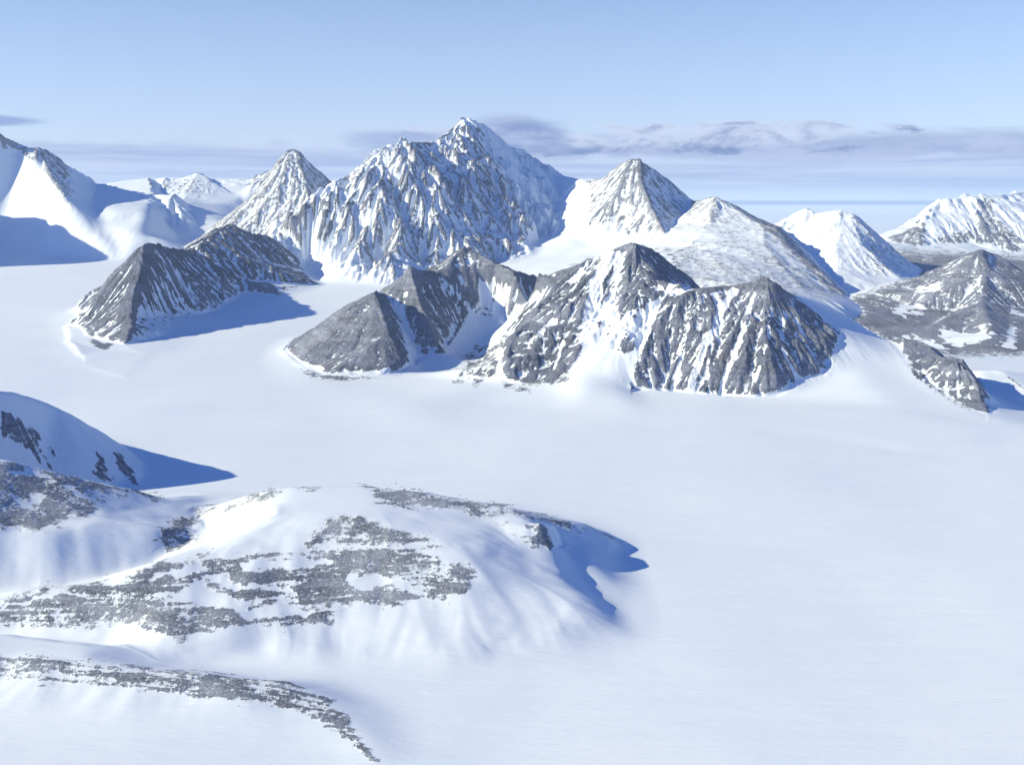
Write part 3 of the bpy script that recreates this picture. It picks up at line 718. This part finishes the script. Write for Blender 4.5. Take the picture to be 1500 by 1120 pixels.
main_lines = [
    [(385, 352, 16.8), (400, 338, 16.6), (420, 318, 16.6), (440, 306, 16.7), (465, 288, 16.8), (490, 264, 17.0), (512, 256, 17.15), (525, 247, 17.25), (550, 230, 17.5), (562, 217, 17.6), (575, 217, 17.75), (590, 213, 17.95), (602, 208, 18.15), (622, 209, 18.4),
     (640, 208, 18.7), (652, 198, 18.9), (662, 189, 19.1), (675, 173, 19.4), (692, 178, 19.55), (712, 188, 19.9), (745, 215, 20.4), (770, 220, 20.6), (795, 240, 20.5), (822, 257, 20.1), (850, 263, 19.4), (866, 267, 18.6),
     (880, 262, 18.4), (895, 250, 18.2), (910, 240, 18.0), (925, 233, 17.9), (940, 233, 17.9), (952, 244, 18.3), (975, 261, 18.9), (1000, 282, 19.1), (1012, 293, 18.6), (1030, 291, 17.2), (1045, 287, 16.8), (1070, 304, 16.5),
     (1115, 327, 15.9), (1150, 352, 15.3), (1190, 388, 14.5), (1232, 432, 13.6)],
    [(525, 247, 17.25), (562, 285, 16.6), (585, 330, 16.1), (575, 380, 15.7), (545, 420, 'g')],
    [(465, 288, 16.8), (490, 320, 16.5), (500, 360, 16.2)],
    [(602, 208, 18.15), (650, 270, 17.3), (690, 330, 16.7), (720, 385, 16.1)],
    [(562, 217, 17.6), (605, 290, 16.75), (640, 350, 16.15), (655, 400, 15.6)],
    [(675, 173, 19.4), (720, 250, 18.45), (757, 310, 17.8), (788, 355, 17.2)],
    [(745, 215, 20.4), (775, 265, 19.3), (793, 305, 18.4), (803, 345, 17.7)],
    [(712, 188, 19.9), (745, 250, 18.9), (778, 315, 18.2)],
    [(866, 267, 18.6), (850, 310, 17.6), (840, 345, 17.0), (830, 375, 16.2)],
    [(822, 257, 20.1), (818, 300, 18.8), (820, 340, 17.5)],
    [(385, 352, 16.8), (420, 375, 16.6), (450, 395, 16.4), (485, 416, 'g'), (545, 420, 'g'), (600, 424, 'g'), (655, 410, 15.4), (700, 400, 15.6), (740, 392, 15.9), (785, 372, 16.5), (830, 375, 16.2), (870, 360, 16.6)],
    [(940, 233, 17.9), (943, 270, 17.3), (955, 305, 16.8), (975, 345, 16.0)],
    [(952, 244, 18.3), (975, 290, 17.7), (990, 325, 16.9), (975, 345, 16.0)],
    [(925, 233, 17.9), (900, 290, 17.2), (880, 340, 16.8)],
    [(1012, 293, 18.6), (1000, 320, 17.4), (990, 325, 16.9)],
    [(1045, 287, 16.8), (1040, 330, 15.9), (1060, 370, 14.6), (1100, 412, 13.0)],
    [(870, 360, 16.6), (920, 352, 16.3), (975, 345, 16.0), (1010, 362, 15.0), (1000, 395, 13.7)],
    [(1115, 327, 15.9), (1120, 360, 14.9), (1150, 395, 13.9), (1180, 425, 12.9)],
    [(1115, 327, 15.9), (1142, 334, 16.6), (1170, 355, 16.2), (1203, 390, 15.3), (1226, 416, 14.6), (1240, 433, 14.0)],
    [(690, 430, 13.8), (760, 425, 13.7), (820, 418, 13.6), (900, 405, 13.5), (1000, 405, 13.1), (1100, 420, 12.5), (1180, 434, 12.3), (1240, 445, 12.6), (1240, 433, 14.0)],
    [(700, 12.6, 'G', -30), (900, 11.9, 'G', -30), (1100, 11.4, 'G', -30), (1250, 11.6, 'G', -20)],
    [(400, 18.2, 'z', 500), (480, 19.5, 'z', 500), (560, 20.5, 'z', 500), (680, 22.6, 'z', 400), (800, 22.8, 'z', 500), (900, 21.2, 'z', 500), (1000, 19.8, 'z', 600), (1060, 18.6, 'z', 900), (1142, 334, 16.6)]]
main_sharp = [[(390, 352), (420, 300), (562, 200), (675, 150), (870, 250), (934, 215), (1020, 285), (1010, 345), (930, 350), (870, 335), (800, 350), (730, 385), (560, 420), (430, 370)],
              [(1016, 290), (1045, 280), (1130, 325), (1235, 432), (1180, 430), (1000, 425), (880, 395), (990, 350)]]
block(main_lines, M_far, 14.0, [
    ('mountain', 'highest jagged snow covered mountain with blue shadowed rock ribs', 'mountain', [(480, 17.2), (560, 17.8), (640, 18.2), (700, 18.5), (760, 18), (600, 16.5)]),
    ('mountain', 'pale snow dusted peak joined to the highest mountain by a white saddle', 'mountain', [(880, 17.6), (940, 17.6), (990, 17.6), (860, 16.4), (900, 14.5)]),
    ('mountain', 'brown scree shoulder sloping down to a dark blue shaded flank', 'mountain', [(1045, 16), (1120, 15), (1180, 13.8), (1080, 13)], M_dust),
], sharp=main_sharp, k=60, s_rock=0.7, s_snow=6, ribs=((520, 70, 34, 's'), (260, 44, 18, 'v'), (120, 34, 10, 's'), (60, 14, 7, 's')), rough=50, warp=60, warp_lam=900, amps=[([(1016, 280), (1045, 275), (1130, 320), (1245, 436), (1180, 440), (1000, 435), (860, 400), (985, 350)], 0.17), ([(590, 195), (640, 195), (675, 155), (750, 205), (760, 240), (715, 215), (675, 195), (640, 222), (600, 222)], 0.4), ([(800, 200), (1020, 200), (1020, 360), (810, 360)], 0.14)], rough_lam=230, rock=rock_main, seed=25, jag=11.0,
   y_lim=(11000, 22500))

# pointed peak left of the highest mountain
block([[(300, 358, 18.2), (315, 346, 18.4), (340, 318, 18.8), (370, 287, 19.2), (395, 254, 19.6), (410, 230, 19.8), (420, 220, 19.9), (432, 218, 20.0), (441, 222, 20.0), (450, 235, 20.1), (465, 250, 20.2), (484, 267, 20.3), (510, 290, 20.4)],
       [(439, 221, 20.0), (442, 250, 19.5), (451, 280, 19.1), (458, 310, 18.5)],
       [(420, 220, 19.9), (400, 270, 19.2), (370, 320, 18.5), (345, 355, 18.0)],
       [(300, 358, 18.2), (345, 362, 17.9), (400, 370, 17.8), (458, 350, 18.0)],
       [(300, 366, 17.6), (400, 395, 17.2), (470, 390, 17.4)],
       [(484, 267, 20.3), (490, 300, 19.4), (470, 340, 18.4)],
       [(320, 20.6, 'z', 600), (400, 21.8, 'z', 700), (500, 21.6, 'z', 700)]],
      M_dust, 15.0, [('mountain', 'pale pointed tower of snow streaked rock left of the highest mountain', 'mountain', [])],
      k=40, s_rock=0.8, sharp_all=1.0, ribs=((240, 14, 26, 's'), (100, 8, 14, 's')), rough=24, rough_lam=160, seed=35, jag=7.0, warp=40, warp_lam=700,
      rock=lambda i: 0.32 + 0.4 * np.clip(i['slope'] - 0.6, -0.3, 0.6) - np.clip(i['c1'] * 4, -1.2, 1.2) * 0.5 + 0.2 * fbm(i['X'], i['Y'], 300, 3, 0.5, 5))

# far snowy mountains at left with a low serrated chain
def rock_fl(i):
    gul = np.clip(i['c1'] * 4, -1.2, 1.2) * 0.5
    A = region(i, [[(-20, 190), (20, 205), (57, 212), (66, 218), (95, 240), (105, 300), (80, 265), (60, 235), (30, 221)], [(-60, 170), (0, 194), (34, 218), (0, 216)],
                   [(140, 270), (160, 280), (185, 288), (200, 275), (217, 255), (222, 270), (205, 285), (180, 296), (150, 292)],
                   [(240, 270), (270, 260), (290, 250), (305, 262), (320, 300), (300, 290), (270, 285), (255, 282)],
                   [(320, 258), (370, 258), (400, 243), (400, 260), (370, 272), (330, 268)]], 8, 6)
    B = region(i, [[(232, 298), (252, 284), (268, 298), (286, 343), (262, 353), (245, 325)]], 7, 4)
    return -0.15 + 0.45 * A + 0.5 * np.clip(i['slope'] - 0.6, -0.3, 0.6) - gul + np.maximum(B, 0) * 0.8
block([[(-260, 320, 20.0), (-160, 275, 20.0), (-60, 222, 20.2), (-15, 192, 20.5), (0, 198, 20.6), (15, 212, 20.7), (32, 218, 20.7), (57, 216, 20.8), (66, 221, 21.2), (90, 237, 22.5), (120, 253, 24.0), (140, 268, 25.0), (152, 276, 25.5), (165, 287, 25.5), (180, 291, 25.5),
        (200, 280, 25.0), (217, 260, 24.5), (235, 272, 24.2), (250, 268, 23.9), (268, 262, 24.0), (290, 253, 24.2), (303, 262, 24.3), (335, 264, 24.5), (370, 262, 24.3), (395, 248, 24.0), (450, 240, 24.0)],
       [(57, 216, 20.8), (75, 258, 20.0), (100, 295, 19.3), (130, 335, 18.7), (158, 362, 18.2), (182, 379, 18.0)],
       [(140, 268, 25.0), (134, 298, 20.2), (150, 330, 19.0), (170, 358, 18.4), (182, 379, 18.0)],
       [(217, 260, 24.5), (222, 285, 21.6), (215, 310, 19.5)],
       [(217, 260, 24.5), (240, 290, 22.9), (250, 300, 22.4)],
       [(252, 286, 21.2), (262, 312, 20.7), (275, 335, 20.2), (283, 345, 19.9)],
       [(252, 286, 21.2), (240, 305, 20.9), (245, 330, 20.2), (262, 354, 19.6), (283, 345, 19.9)],
       [(252, 286, 21.2), (266, 296, 21.6), (290, 330, 20.6), (283, 345, 19.9)],
       [(172, 312, 19.4)], [(180, 340, 18.6)], [(205, 345, 18.4)], [(235, 350, 18.4)], [(320, 322, 21.0), (300, 345, 20.0)], [(330, 300, 22.4), (270, 290, 22.6)], [(350, 290, 23.0)],
       [(-260, 365, 19.6), (-100, 360, 19.4), (0, 364, 19.2), (90, 376, 18.4), (182, 379, 18.0), (240, 380, 18.2), (300, 376, 18.5), (340, 352, 19.6)],
       [(-200, 340, 20.2), (-60, 318, 20.2), (0, 322, 19.9), (50, 332, 19.4)],
       [(-260, 18.6, 'G', 0), (0, 18.4, 'G', 0), (200, 18.0, 'G', 0), (330, 17.9, 'G', 0), (430, 19, 'G', 0)],
       [(-200, 22.5, 'z', 900), (0, 23, 'z', 900), (100, 24, 'z', 900), (200, 25.5, 'z', 700), (300, 26.5, 'z', 700), (450, 26.5, 'z', 700)]],
      M_far, 17.0, [('mountain', 'broad white mountain rising out of the glacier past the dark serrated ridge', 'mountain', [(-100, 20), (0, 20), (80, 20.5), (120, 21.3), (90, 19)]),
                    ('mountain', 'distant low chain of small jagged peaks with a dark rock spur', 'mountain', [(200, 23), (280, 24), (380, 24), (200, 20.5), (260, 20.5), (300, 20)])],
      sharp=[[(-20, 180), (57, 205), (150, 268), (200, 275), (217, 250), (290, 245), (400, 240), (400, 275), (330, 285), (290, 300), (290, 340), (262, 358), (240, 330), (235, 300), (150, 300), (95, 290), (60, 240), (0, 225)]],
      k=60, s_rock=0.8, s_snow=5, ribs=((240, 30, 26, 's'), (110, 16, 18, 'v')), rough=28, rough_lam=180, seed=45, jag=7.0, warp=45, warp_lam=800, rock=rock_fl)

# the mountain outside the frame whose shadow crosses the glacier at left
block([[(-250, 16.9, 'z', 1900), (-240, 17.4, 'z', 2350), (-240, 18.2, 'z', 2500), (-235, 19.0, 'z', 2450), (-240, 19.6, 'z', 2200), (-250, 20.2, 'z', 1700)], [(-450, 18.2, 'z', 1900)],
       [(-900, 17.6, 'G', 0), (-600, 16.5, 'G', 0), (-380, 16.2, 'G', 0), (-170, 16.5, 'G', 10), (-95, 17.4, 'G', 10), (-90, 18.4, 'G', 30), (-110, 19.6, 'G', 50), (-200, 20.8, 'G', 50), (-400, 21.0, 'G', 0), (-650, 19.5, 'G', 0), (-900, 17.6, 'G', 0)]],
      M_far, 45.0, [('mountain', 'tall white mountain beyond the edge of the valley that throws its shadow on the glacier', 'mountain', [])],
      k=60, s_rock=1, sharp_all=1.0, ribs=((600, 70, 14, 's'),), rough=50, rough_lam=500, seed=55, rock=lambda i: -0.1 + 0.5 * np.clip(i['slope'] - 0.7, -0.3, 0.6))

# ------------------------------------------------------------------ right-hand mountains
block([[(1115, 345, 17.2), (1130, 331, 17.1), (1150, 320, 17.1), (1165, 311, 17.1), (1182, 304, 17.1), (1196, 312, 17.0), (1215, 311, 16.7), (1232, 307, 16.6), (1248, 312, 16.5), (1266, 327, 16.4), (1290, 351, 16.2), (1310, 373, 16.0), (1326, 396, 15.7)],
       [(1232, 307, 16.6), (1225, 350, 15.8), (1225, 390, 15.0), (1238, 430, 14.1)],
       [(1248, 312, 16.5), (1262, 360, 15.6), (1275, 405, 14.8), (1290, 424, 14.3)],
       [(1182, 304, 17.1), (1175, 335, 16.7)],
       [(1140, 345, 16.7), (1200, 395, 15.2), (1238, 432, 14.1), (1270, 431, 14.1), (1292, 425, 14.2), (1318, 408, 14.8), (1326, 396, 15.7)],
       [(1230, 445, 13.2), (1320, 440, 13.3)],
       [(1110, 18.6, 'z', 500), (1190, 18.8, 'z', 500), (1260, 18.2, 'z', 500), (1340, 17.2, 'z', 400)]],
      M_dust, 13.0, [('mountain', 'rounded white dome mountain dusted with grey scree beside the dark shaded flank', 'mountain', [])],
      k=50, s_rock=1.2, s_snow=4, sharp_all=1.0, ribs=((300, 9, 30, 's'), (90, 5, 16, 's')), rough=14, rough_lam=140, seed=65, jag=3.0, warp=30, warp_lam=600,
      rock=lambda i: -0.10 + 0.35 * np.clip(i['slope'] - 0.5, -0.3, 0.6) - np.clip(i['c1'] * 4, -1.2, 1.2) * 0.5 + 0.5 * region(i, [[(1240, 312), (1290, 350), (1326, 396), (1290, 426), (1262, 405), (1262, 350)]], 20, 12) * 0.55
      + 0.3 * fbm(i['X'], i['Y'], 300, 4, 0.55, 5) + 0.9 * np.maximum(0, region(i, [[(1110, 345), (1150, 318), (1182, 300), (1198, 312), (1170, 320), (1160, 345)]], 8, 4)))

block([[(1285, 352, 22.5), (1298, 342, 23.0), (1315, 335, 23.2), (1330, 329, 23.4), (1348, 321, 23.6), (1362, 302, 23.8), (1385, 291, 24.0), (1412, 290, 24.0), (1440, 286, 24.2), (1458, 290, 24.1), (1475, 285, 24.6), (1500, 280, 25.2), (1600, 268, 26.0)],
       [(1440, 286, 24.2), (1432, 320, 23.2), (1425, 358, 22.2)], [(1458, 290, 24.1), (1465, 325, 23.0), (1482, 372, 21.6)],
       [(1362, 302, 23.8), (1352, 335, 22.7), (1340, 362, 21.9)],
       [(1290, 362, 21.6), (1340, 362, 21.9), (1370, 371, 21.3), (1425, 358, 22.2), (1450, 366, 21.9), (1482, 372, 21.6), (1600, 372, 21.8)],
       [(1290, 385, 17.6), (1340, 372, 18.6), (1400, 378, 18.0), (1450, 385, 17.6), (1520, 388, 17.6), (1600, 390, 17.5)],
       [(1310, 405, 15.8), (1370, 400, 15.8), (1450, 402, 15.8), (1520, 405, 15.8), (1600, 405, 15.8)],
       [(1320, 14.5, 'G', -10), (1450, 14.5, 'G', -10), (1600, 14.5, 'G', -10)],
       [(1270, 26, 'z', 0), (1400, 28, 'z', 0), (1600, 29, 'z', 0)]],
      M_far, 18.0, [('mountain', 'distant flat topped white mountain with a blue grey rock buttress', 'mountain', [(1300, 23), (1400, 23), (1500, 23), (1600, 24), (1400, 21), (1500, 21)]),
                    ('hill', 'low rolling grey hills streaked with snow below the flat topped mountain', 'hill', [(1310, 18), (1370, 18), (1450, 18), (1550, 18)])],
      k=50, s_rock=1.0, s_snow=4, sharp_all=1.0, ribs=((300, 38, 26, 's'), (130, 20, 18, 'v')), rough=34, rough_lam=260, seed=75, jag=7.0, warp=60, warp_lam=900,
      rock=lambda i: np.maximum(-0.25 + 0.6 * np.clip(i['slope'] - 0.45, -0.4, 0.7) - np.clip(i['c1'] * 4, -1.2, 1.2) * 0.5
      + 1.0 * region(i, [[(1432, 290), (1455, 288), (1462, 320), (1500, 350), (1500, 375), (1480, 372), (1450, 360), (1420, 360), (1428, 320)], [(1296, 345), (1345, 322), (1362, 330), (1352, 362), (1330, 366), (1300, 358)], [(1370, 342), (1425, 335), (1425, 362), (1375, 360)]], 8, 6),
      0.42 * region(i, [[(1290, 362), (1345, 368), (1400, 370), (1620, 380), (1620, 420), (1300, 420)]], 10, 6) + 0.4 + 0.5 * fbm(i['X'], i['Y'], 420, 4, 0.55, 8) - 0.0 * i['slope']))

def rock_r3(i):
    A = region(i, [[(1236, 434), (1300, 412), (1440, 350), (1600, 425), (1600, 522), (1340, 522), (1300, 500), (1250, 475), (1225, 445)]], 12, 6)
    n = fbm(i['X'], i['Y'] * 0.45, 420, 5, 0.58, 19)
    n5 = fbm(i['X'], i['Y'] * 0.4, 130, 4, 0.65, 23)
    R = 0.40 + 0.62 * A - 0.4 * np.clip(i['c1'] * 4, -1, 1.2) + 0.2 * n + 0.48 * n5 - 0.25 * sstep(i['py'], 500, 430)
    low = sstep(i['slope'], 0.42, 0.15)
    R -= 1.9 * low * sstep(n, 0.16, 0.34) * (1 + 0 * A)
    for pts, w in (([(1405, 500), (1430, 495), (1440, 488)], 9), ([(1240, 445), (1265, 455)], 3), ([(1315, 452), (1350, 450)], 5), ([(1436, 405), (1437, 430)], 3), ([(1485, 480), (1478, 500)], 5), ([(1345, 425), (1375, 420)], 4), ([(1385, 498), (1405, 500)], 6)):
        R -= 1.1 * wob_line(i, pts, w * 1.5, 18.0, 130, 0.05)
    return R
block([[(1225, 442, 13.4), (1238, 434, 13.8), (1270, 428, 13.7), (1300, 417, 13.9), (1320, 415, 14.0), (1350, 404, 14.0), (1385, 389, 14.0), (1410, 376, 13.9), (1438, 363, 13.8), (1456, 371, 13.9), (1477, 389, 14.1), (1500, 403, 14.3), (1600, 440, 15.0)],
       [(1438, 363, 13.8), (1444, 400, 13.2), (1438, 440, 12.5), (1455, 490, 11.2), (1450, 522, 'g')],
       [(1438, 363, 13.8), (1400, 400, 13.4), (1370, 430, 13.0)],
       [(1240, 452, 12.8), (1252, 475, 12.0), (1290, 502, 'g'), (1340, 520, 'g'), (1400, 524, 'g'), (1450, 524, 'g'), (1500, 524, 'g'), (1600, 524, 'g')],
       [(1310, 455, 12.7), (1350, 452, 12.8), (1400, 455, 12.7)], [(1350, 485, 11.8), (1410, 490, 11.6)], [(1480, 450, 12.6), (1600, 460, 12.6)], [(1480, 490, 11.4)],
       [(1230, 15.0, 'z', 150), (1330, 15.6, 'z', 200), (1450, 15.6, 'z', 200), (1600, 16.4, 'z', 200)]],
      M_brown, 11.0, [('mountain', 'bare dark brown pyramid hill rising from stony ground with snow patches', 'mountain', [])],
      k=30, s_rock=2.0, s_snow=4, sharp_all=1.0, ribs=((260, 12, 26, 's'), (100, 5, 18, 'v')), rough=8, rough_lam=160, seed=85, jag=2.0, warp=25, warp_lam=500, rock=rock_r3)

# ------------------------------------------------------------------ near left: shaded mountain and rounded stony hills
block([[(-260, 640, 5.0), (-150, 596, 5.1), (-60, 566, 5.24), (0, 567, 5.33), (20, 571, 5.37), (40, 578, 5.42), (80, 594, 5.52), (120, 617, 5.63), (150, 640, 5.72), (175, 661, 5.72), (195, 690, 5.52), (208, 717, 'g')],
       [(-260, 6.9, 'G', 0), (-100, 6.9, 'G', 0), (0, 6.9, 'G', 0), (100, 6.6, 'G', 0), (180, 6.3, 'G', 0), (212, 5.8, 'G', 0), (208, 717, 'g')],
       [(-260, 4.7, 'G', 30), (-100, 4.9, 'G', 10), (0, 4.98, 'G', 0), (60, 5.1, 'G', 0), (150, 5.2, 'G', 0), (195, 5.24, 'G', 0), (208, 717, 'g')]],
      M_front, 5.5, [('mountain', 'steep blue shadowed snow mountain with dark rock streaks beside the stony hills', 'mountain', [])],
      k=15, s_rock=2.5, s_snow=6, sharp_all=0.6, ribs=((160, 8, 40, 's'), (60, 4, 26, 'v')), rough=4, rough_lam=60, seed=95, jag=1.0, warp=10, warp_lam=260, ring=350,
      rock=lambda i: -0.05 + 0.9 * region(i, [[(0, 598), (20, 606), (45, 625), (60, 650), (80, 690), (60, 680), (30, 650), (0, 640)], [(45, 620), (58, 630), (98, 684), (80, 672), (50, 640)], [(138, 655), (146, 660), (170, 700), (195, 715), (150, 705), (128, 690), (140, 688)], [(165, 658), (180, 664), (208, 716), (190, 712), (168, 680)], [(-200, 560), (0, 575), (0, 640), (-200, 660)]], 5, 6)
      - 0.5 * np.clip(i['c1'] * 5, -1, 1) + 0.3 * fbm(i['X'], i['Y'], 60, 4, 0.6, 4))

def rock_fg(i):
    X, Y = i['X'], i['Y']
    A = region(i, [
        [(-200, 640), (0, 668), (60, 680), (120, 696), (190, 711), (240, 724), (245, 734), (200, 728), (165, 722), (160, 738), (135, 752), (112, 768), (60, 779), (0, 774), (-200, 760)],
        [(228, 788), (238, 770), (275, 750), (330, 738), (400, 714), (430, 708), (466, 712), (425, 720), (350, 742), (310, 752), (288, 768), (303, 792), (240, 808)],
        [(520, 709), (580, 712), (640, 724), (720, 736), (790, 752), (860, 770), (893, 786), (860, 780), (790, 764), (700, 750), (650, 746), (590, 743), (545, 728)],
        [(722, 764), (785, 764), (793, 770), (790, 790), (785, 803), (760, 785), (725, 772)],
        [(458, 777), (490, 755), (530, 752), (560, 770), (620, 782), (662, 790), (640, 797), (600, 802), (520, 800), (445, 800)],
        [(0, 880), (60, 862), (180, 850), (230, 822), (300, 811), (440, 804), (560, 798), (640, 808), (695, 832), (692, 870), (640, 876), (560, 888), (490, 892), (480, 916), (430, 918), (340, 920), (260, 944), (180, 915), (110, 925), (0, 913), (-200, 920), (-200, 890)]], 9, 12, lam=130)
    B = region(i, [[(-200, 935), (0, 957), (130, 967), (300, 983), (420, 997), (475, 1020), (505, 1047), (545, 1100), (560, 1125), (535, 1108), (490, 1070), (440, 1045), (380, 1030), (250, 1018), (100, 1003), (0, 995), (-200, 985)]], 6, 5, lam=90)
    n = fbm(X, Y, 150, 5, 0.58, 41); n2 = fbm(X, Y * 0.8, 420, 3, 0.5, 43)
    n3 = fbm(X, Y, 45, 4, 0.6, 47)
    lay = gnoise(X / 330.0 + n, i['H'] / 7.0 + 1.2 * n2 + 0.6 * n, 49) + 0.6 * gnoise(X / 190.0, i['H'] / 3.2 + n, 50)
    R = 0.14 + 0.62 * A + 1.2 * n + 0.9 * n3 + 0.3 * n2 + 0.55 * lay * sstep(i['py'], 765, 800)
    for pts, w in (([(280, 868), (330, 880), (380, 900), (420, 890)], 13), ([(300, 845), (350, 858), (430, 866)], 5), ([(360, 828), (430, 826), (480, 824)], 7), ([(520, 850), (580, 850), (610, 866)], 9), ([(230, 842), (290, 828)], 6), ([(0, 892), (60, 872), (120, 868)], 3), ([(40, 738), (60, 728)], 6), ([(90, 712), (120, 722)], 4), ([(20, 690), (70, 695)], 4), ([(745, 777), (775, 782)], 7), ([(400, 900), (450, 895)], 6)):
        R -= 1.5 * wob_line(i, pts, w * 1.3, 26.0, 90, 0.1)
    # banded debris of the moraine
    v = Y + 0.167 * X
    bands = 1.6 * fbm(X / 12.0 + 0 * X, v, 26, 3, 0.6, 71) + 0.8 * fbm(X / 5.0, v, 11, 2, 0.5, 73)
    Rm = 0.05 + 0.6 * np.clip(B, -2, 1) + 0.75 * bands + 0.7 * n + 0.8 * n3 - 0.5 * sstep(line_d(i['px'], i['py'], [(0, 985), (200, 1000), (330, 1012)]), 5, 1)
    cl = region(i, [[(786, 764), (800, 770), (812, 800), (805, 806), (790, 795), (784, 803)]], 4, 3)
    return np.maximum(np.maximum(R, Rm), 0.3 + 0.8 * cl)
fg_lines = [
    [(-260, 690, 4.2), (-150, 668, 4.3), (0, 668, 4.4), (60, 684, 4.45), (120, 700, 4.5), (200, 717, 4.58), (240, 730, 4.6), (290, 744, 4.6), (315, 741, 4.6), (340, 730, 4.5), (380, 718, 4.4), (430, 711, 4.38), (470, 714, 4.35), (540, 711, 4.38),
     (600, 717, 4.36), (650, 726, 4.32), (700, 735, 4.28), (760, 747, 4.22), (810, 758, 4.17), (850, 768, 4.3), (880, 780, 4.33), (898, 790, 4.3), (915, 802, 'g')],
    [(-260, 780, 3.8), (0, 777, 3.92), (60, 778, 3.94), (120, 768, 4.02), (160, 754, 4.2)],
    [(-200, 885, 3.6), (0, 866, 3.76), (100, 860, 3.8), (200, 836, 3.93), (260, 803, 4.1), (300, 775, 4.3)],
    [(-260, 925, 3.2), (-100, 900, 3.35), (0, 882, 3.45), (60, 864, 3.5), (180, 848, 3.56), (230, 821, 3.67), (300, 811, 3.73), (440, 806, 3.76), (520, 800, 3.8)],
    [(240, 780, 4.08), (300, 795, 3.92)], [(400, 760, 4.0)],
    [(460, 775, 3.92), (500, 754, 4.03), (530, 753, 4.03), (570, 772, 3.92), (650, 792, 3.82)],
    [(650, 792, 3.82), (700, 800, 3.82), (700, 840, 3.65)],
    [(0, 915, 3.3), (110, 928, 3.25), (260, 942, 3.22), (400, 925, 3.32), (480, 917, 3.37), (560, 890, 3.48), (690, 874, 3.53)],
    [(720, 764, 4.1), (760, 765, 4.08), (792, 768, 4.06), (802, 800, 3.98), (826, 845, 3.76), (868, 888, 3.56), (930, 937, 'g')],
    [(760, 800, 3.92), (780, 860, 3.64), (800, 910, 3.45)],
    [(792, 768, 4.06), (814, 774, 4.2), (850, 768, 4.3)],
    [(814, 774, 4.2), (826, 804, 4.09), (846, 838, 3.92), (880, 876, 3.73), (925, 918, 'g')],
    [(848, 806, 4.06), (874, 836, 3.94), (898, 868, 3.8), (925, 895, 'g')],
    [(848, 806, 4.06), (880, 806, 4.17), (908, 818, 'g')],
    [(0, 948, 'g'), (150, 962, 'g'), (300, 978, 'g'), (500, 996, 'g'), (640, 1000, 'g'), (760, 985, 'g'), (850, 965, 'g'), (930, 937, 'g'), (945, 905, 'g'), (938, 860, 'g'), (925, 828, 'g'), (915, 802, 'g')],
    [(-260, 935, 3.1), (-100, 950, 3.1), (0, 957, 3.1), (130, 969, 3.05), (300, 985, 3.0), (400, 999, 2.95), (470, 1019, 2.92), (503, 1048, 2.82), (543, 1100, 2.645), (565, 1135, 'g')],
    [(-260, 1000, 2.95), (0, 1002, 2.97), (200, 1018, 2.9), (380, 1034, 2.86), (450, 1060, 2.79)],
    [(600, 1050, 'g'), (625, 1110, 'g'), (640, 1150, 'g')],
    [(-260, 1080, 'g'), (0, 1080, 'g'), (200, 1095, 'g'), (400, 1105, 'g'), (500, 1120, 'g'), (565, 1135, 'g')],
    [(-260, 4.9, 'G', 0), (0, 4.95, 'G', 0), (120, 5.0, 'G', -5), (210, 5.05, 'G', -5), (300, 5.2, 'G', 0), (430, 5.1, 'G', 0), (600, 5.05, 'G', 0), (750, 4.9, 'G', 0), (850, 4.7, 'G', 0), (915, 4.4, 'G', 0), (925, 828, 'g')]]
block(fg_lines, M_near, 4.6, [
    ('hill', 'stony hill with grey scree patches below the shadowed snow mountain', 'hill', [(-150, 4.3), (0, 4.4), (100, 4.4), (200, 4.5), (100, 4.0), (0, 3.95), (200, 4.2)]),
    ('hill', 'broad rounded snow hill with patchy grey scree and a small dark cliff at its end', 'hill', [(300, 4.3), (300, 3.8), (0, 3.45), (150, 3.5), (400, 4), (500, 3.6), (600, 4), (700, 3.8), (850, 3.9), (100, 3.3), (400, 3.3), (600, 3.3), (800, 3.4)]),
    ('moraine', 'thin banded strip of dark moraine stones curving down to the glacier', 'moraine', [(-100, 3.0), (100, 2.95), (300, 2.9), (450, 2.8), (520, 2.65), (200, 2.7)])],
      sharp=[[(775, 755), (815, 762), (830, 800), (815, 815), (790, 800)]], k=26, s_rock=1.2, s_snow=7, ribs=((230, 3.0, 30, 's'), (90, 0.9, 22, 's')), env_all=True, warp=9, warp_lam=220, lift=1.3, rock=rock_fg, seed=105, ring=300, foot_sink=8,
      rough=0)

# ------------------------------------------------------------------ air
def make_haze(density):
    bm_v = []
    x0, x1, y0, y1, z0, z1 = -170000, 170000, -30000, 170000, -90, 3200
    v = np.array([(x, y, z) for z in (z0, z1) for y in (y0, y1) for x in (x0, x1)], float)
    f = np.array([(0, 2, 3, 1), (4, 5, 7, 6), (0, 1, 5, 4), (2, 6, 7, 3), (0, 4, 6, 2), (1, 3, 7, 5)])
    m = bpy.data.materials.new('clear_polar_air'); m.use_nodes = True
    t = NT(m.node_tree); t.n.clear()
    p = t.node('ShaderNodeVolumePrincipled')
    p.inputs['Color'].default_value = (0.60, 0.78, 1.0, 1.0)
    p.inputs['Density'].default_value = density
    p.inputs['Anisotropy'].default_value = 0.0
    o = t.node('ShaderNodeOutputMaterial'); t.l.new(p.outputs[0], o.inputs['Volume'])
    h = link_mesh('haze', v, f, m, None, 'thin pale blue air between the glacier and the far mountains', 'haze', 'stuff')
    for pl in h.data.polygons: pl.use_smooth = False
make_haze(0.6e-5)
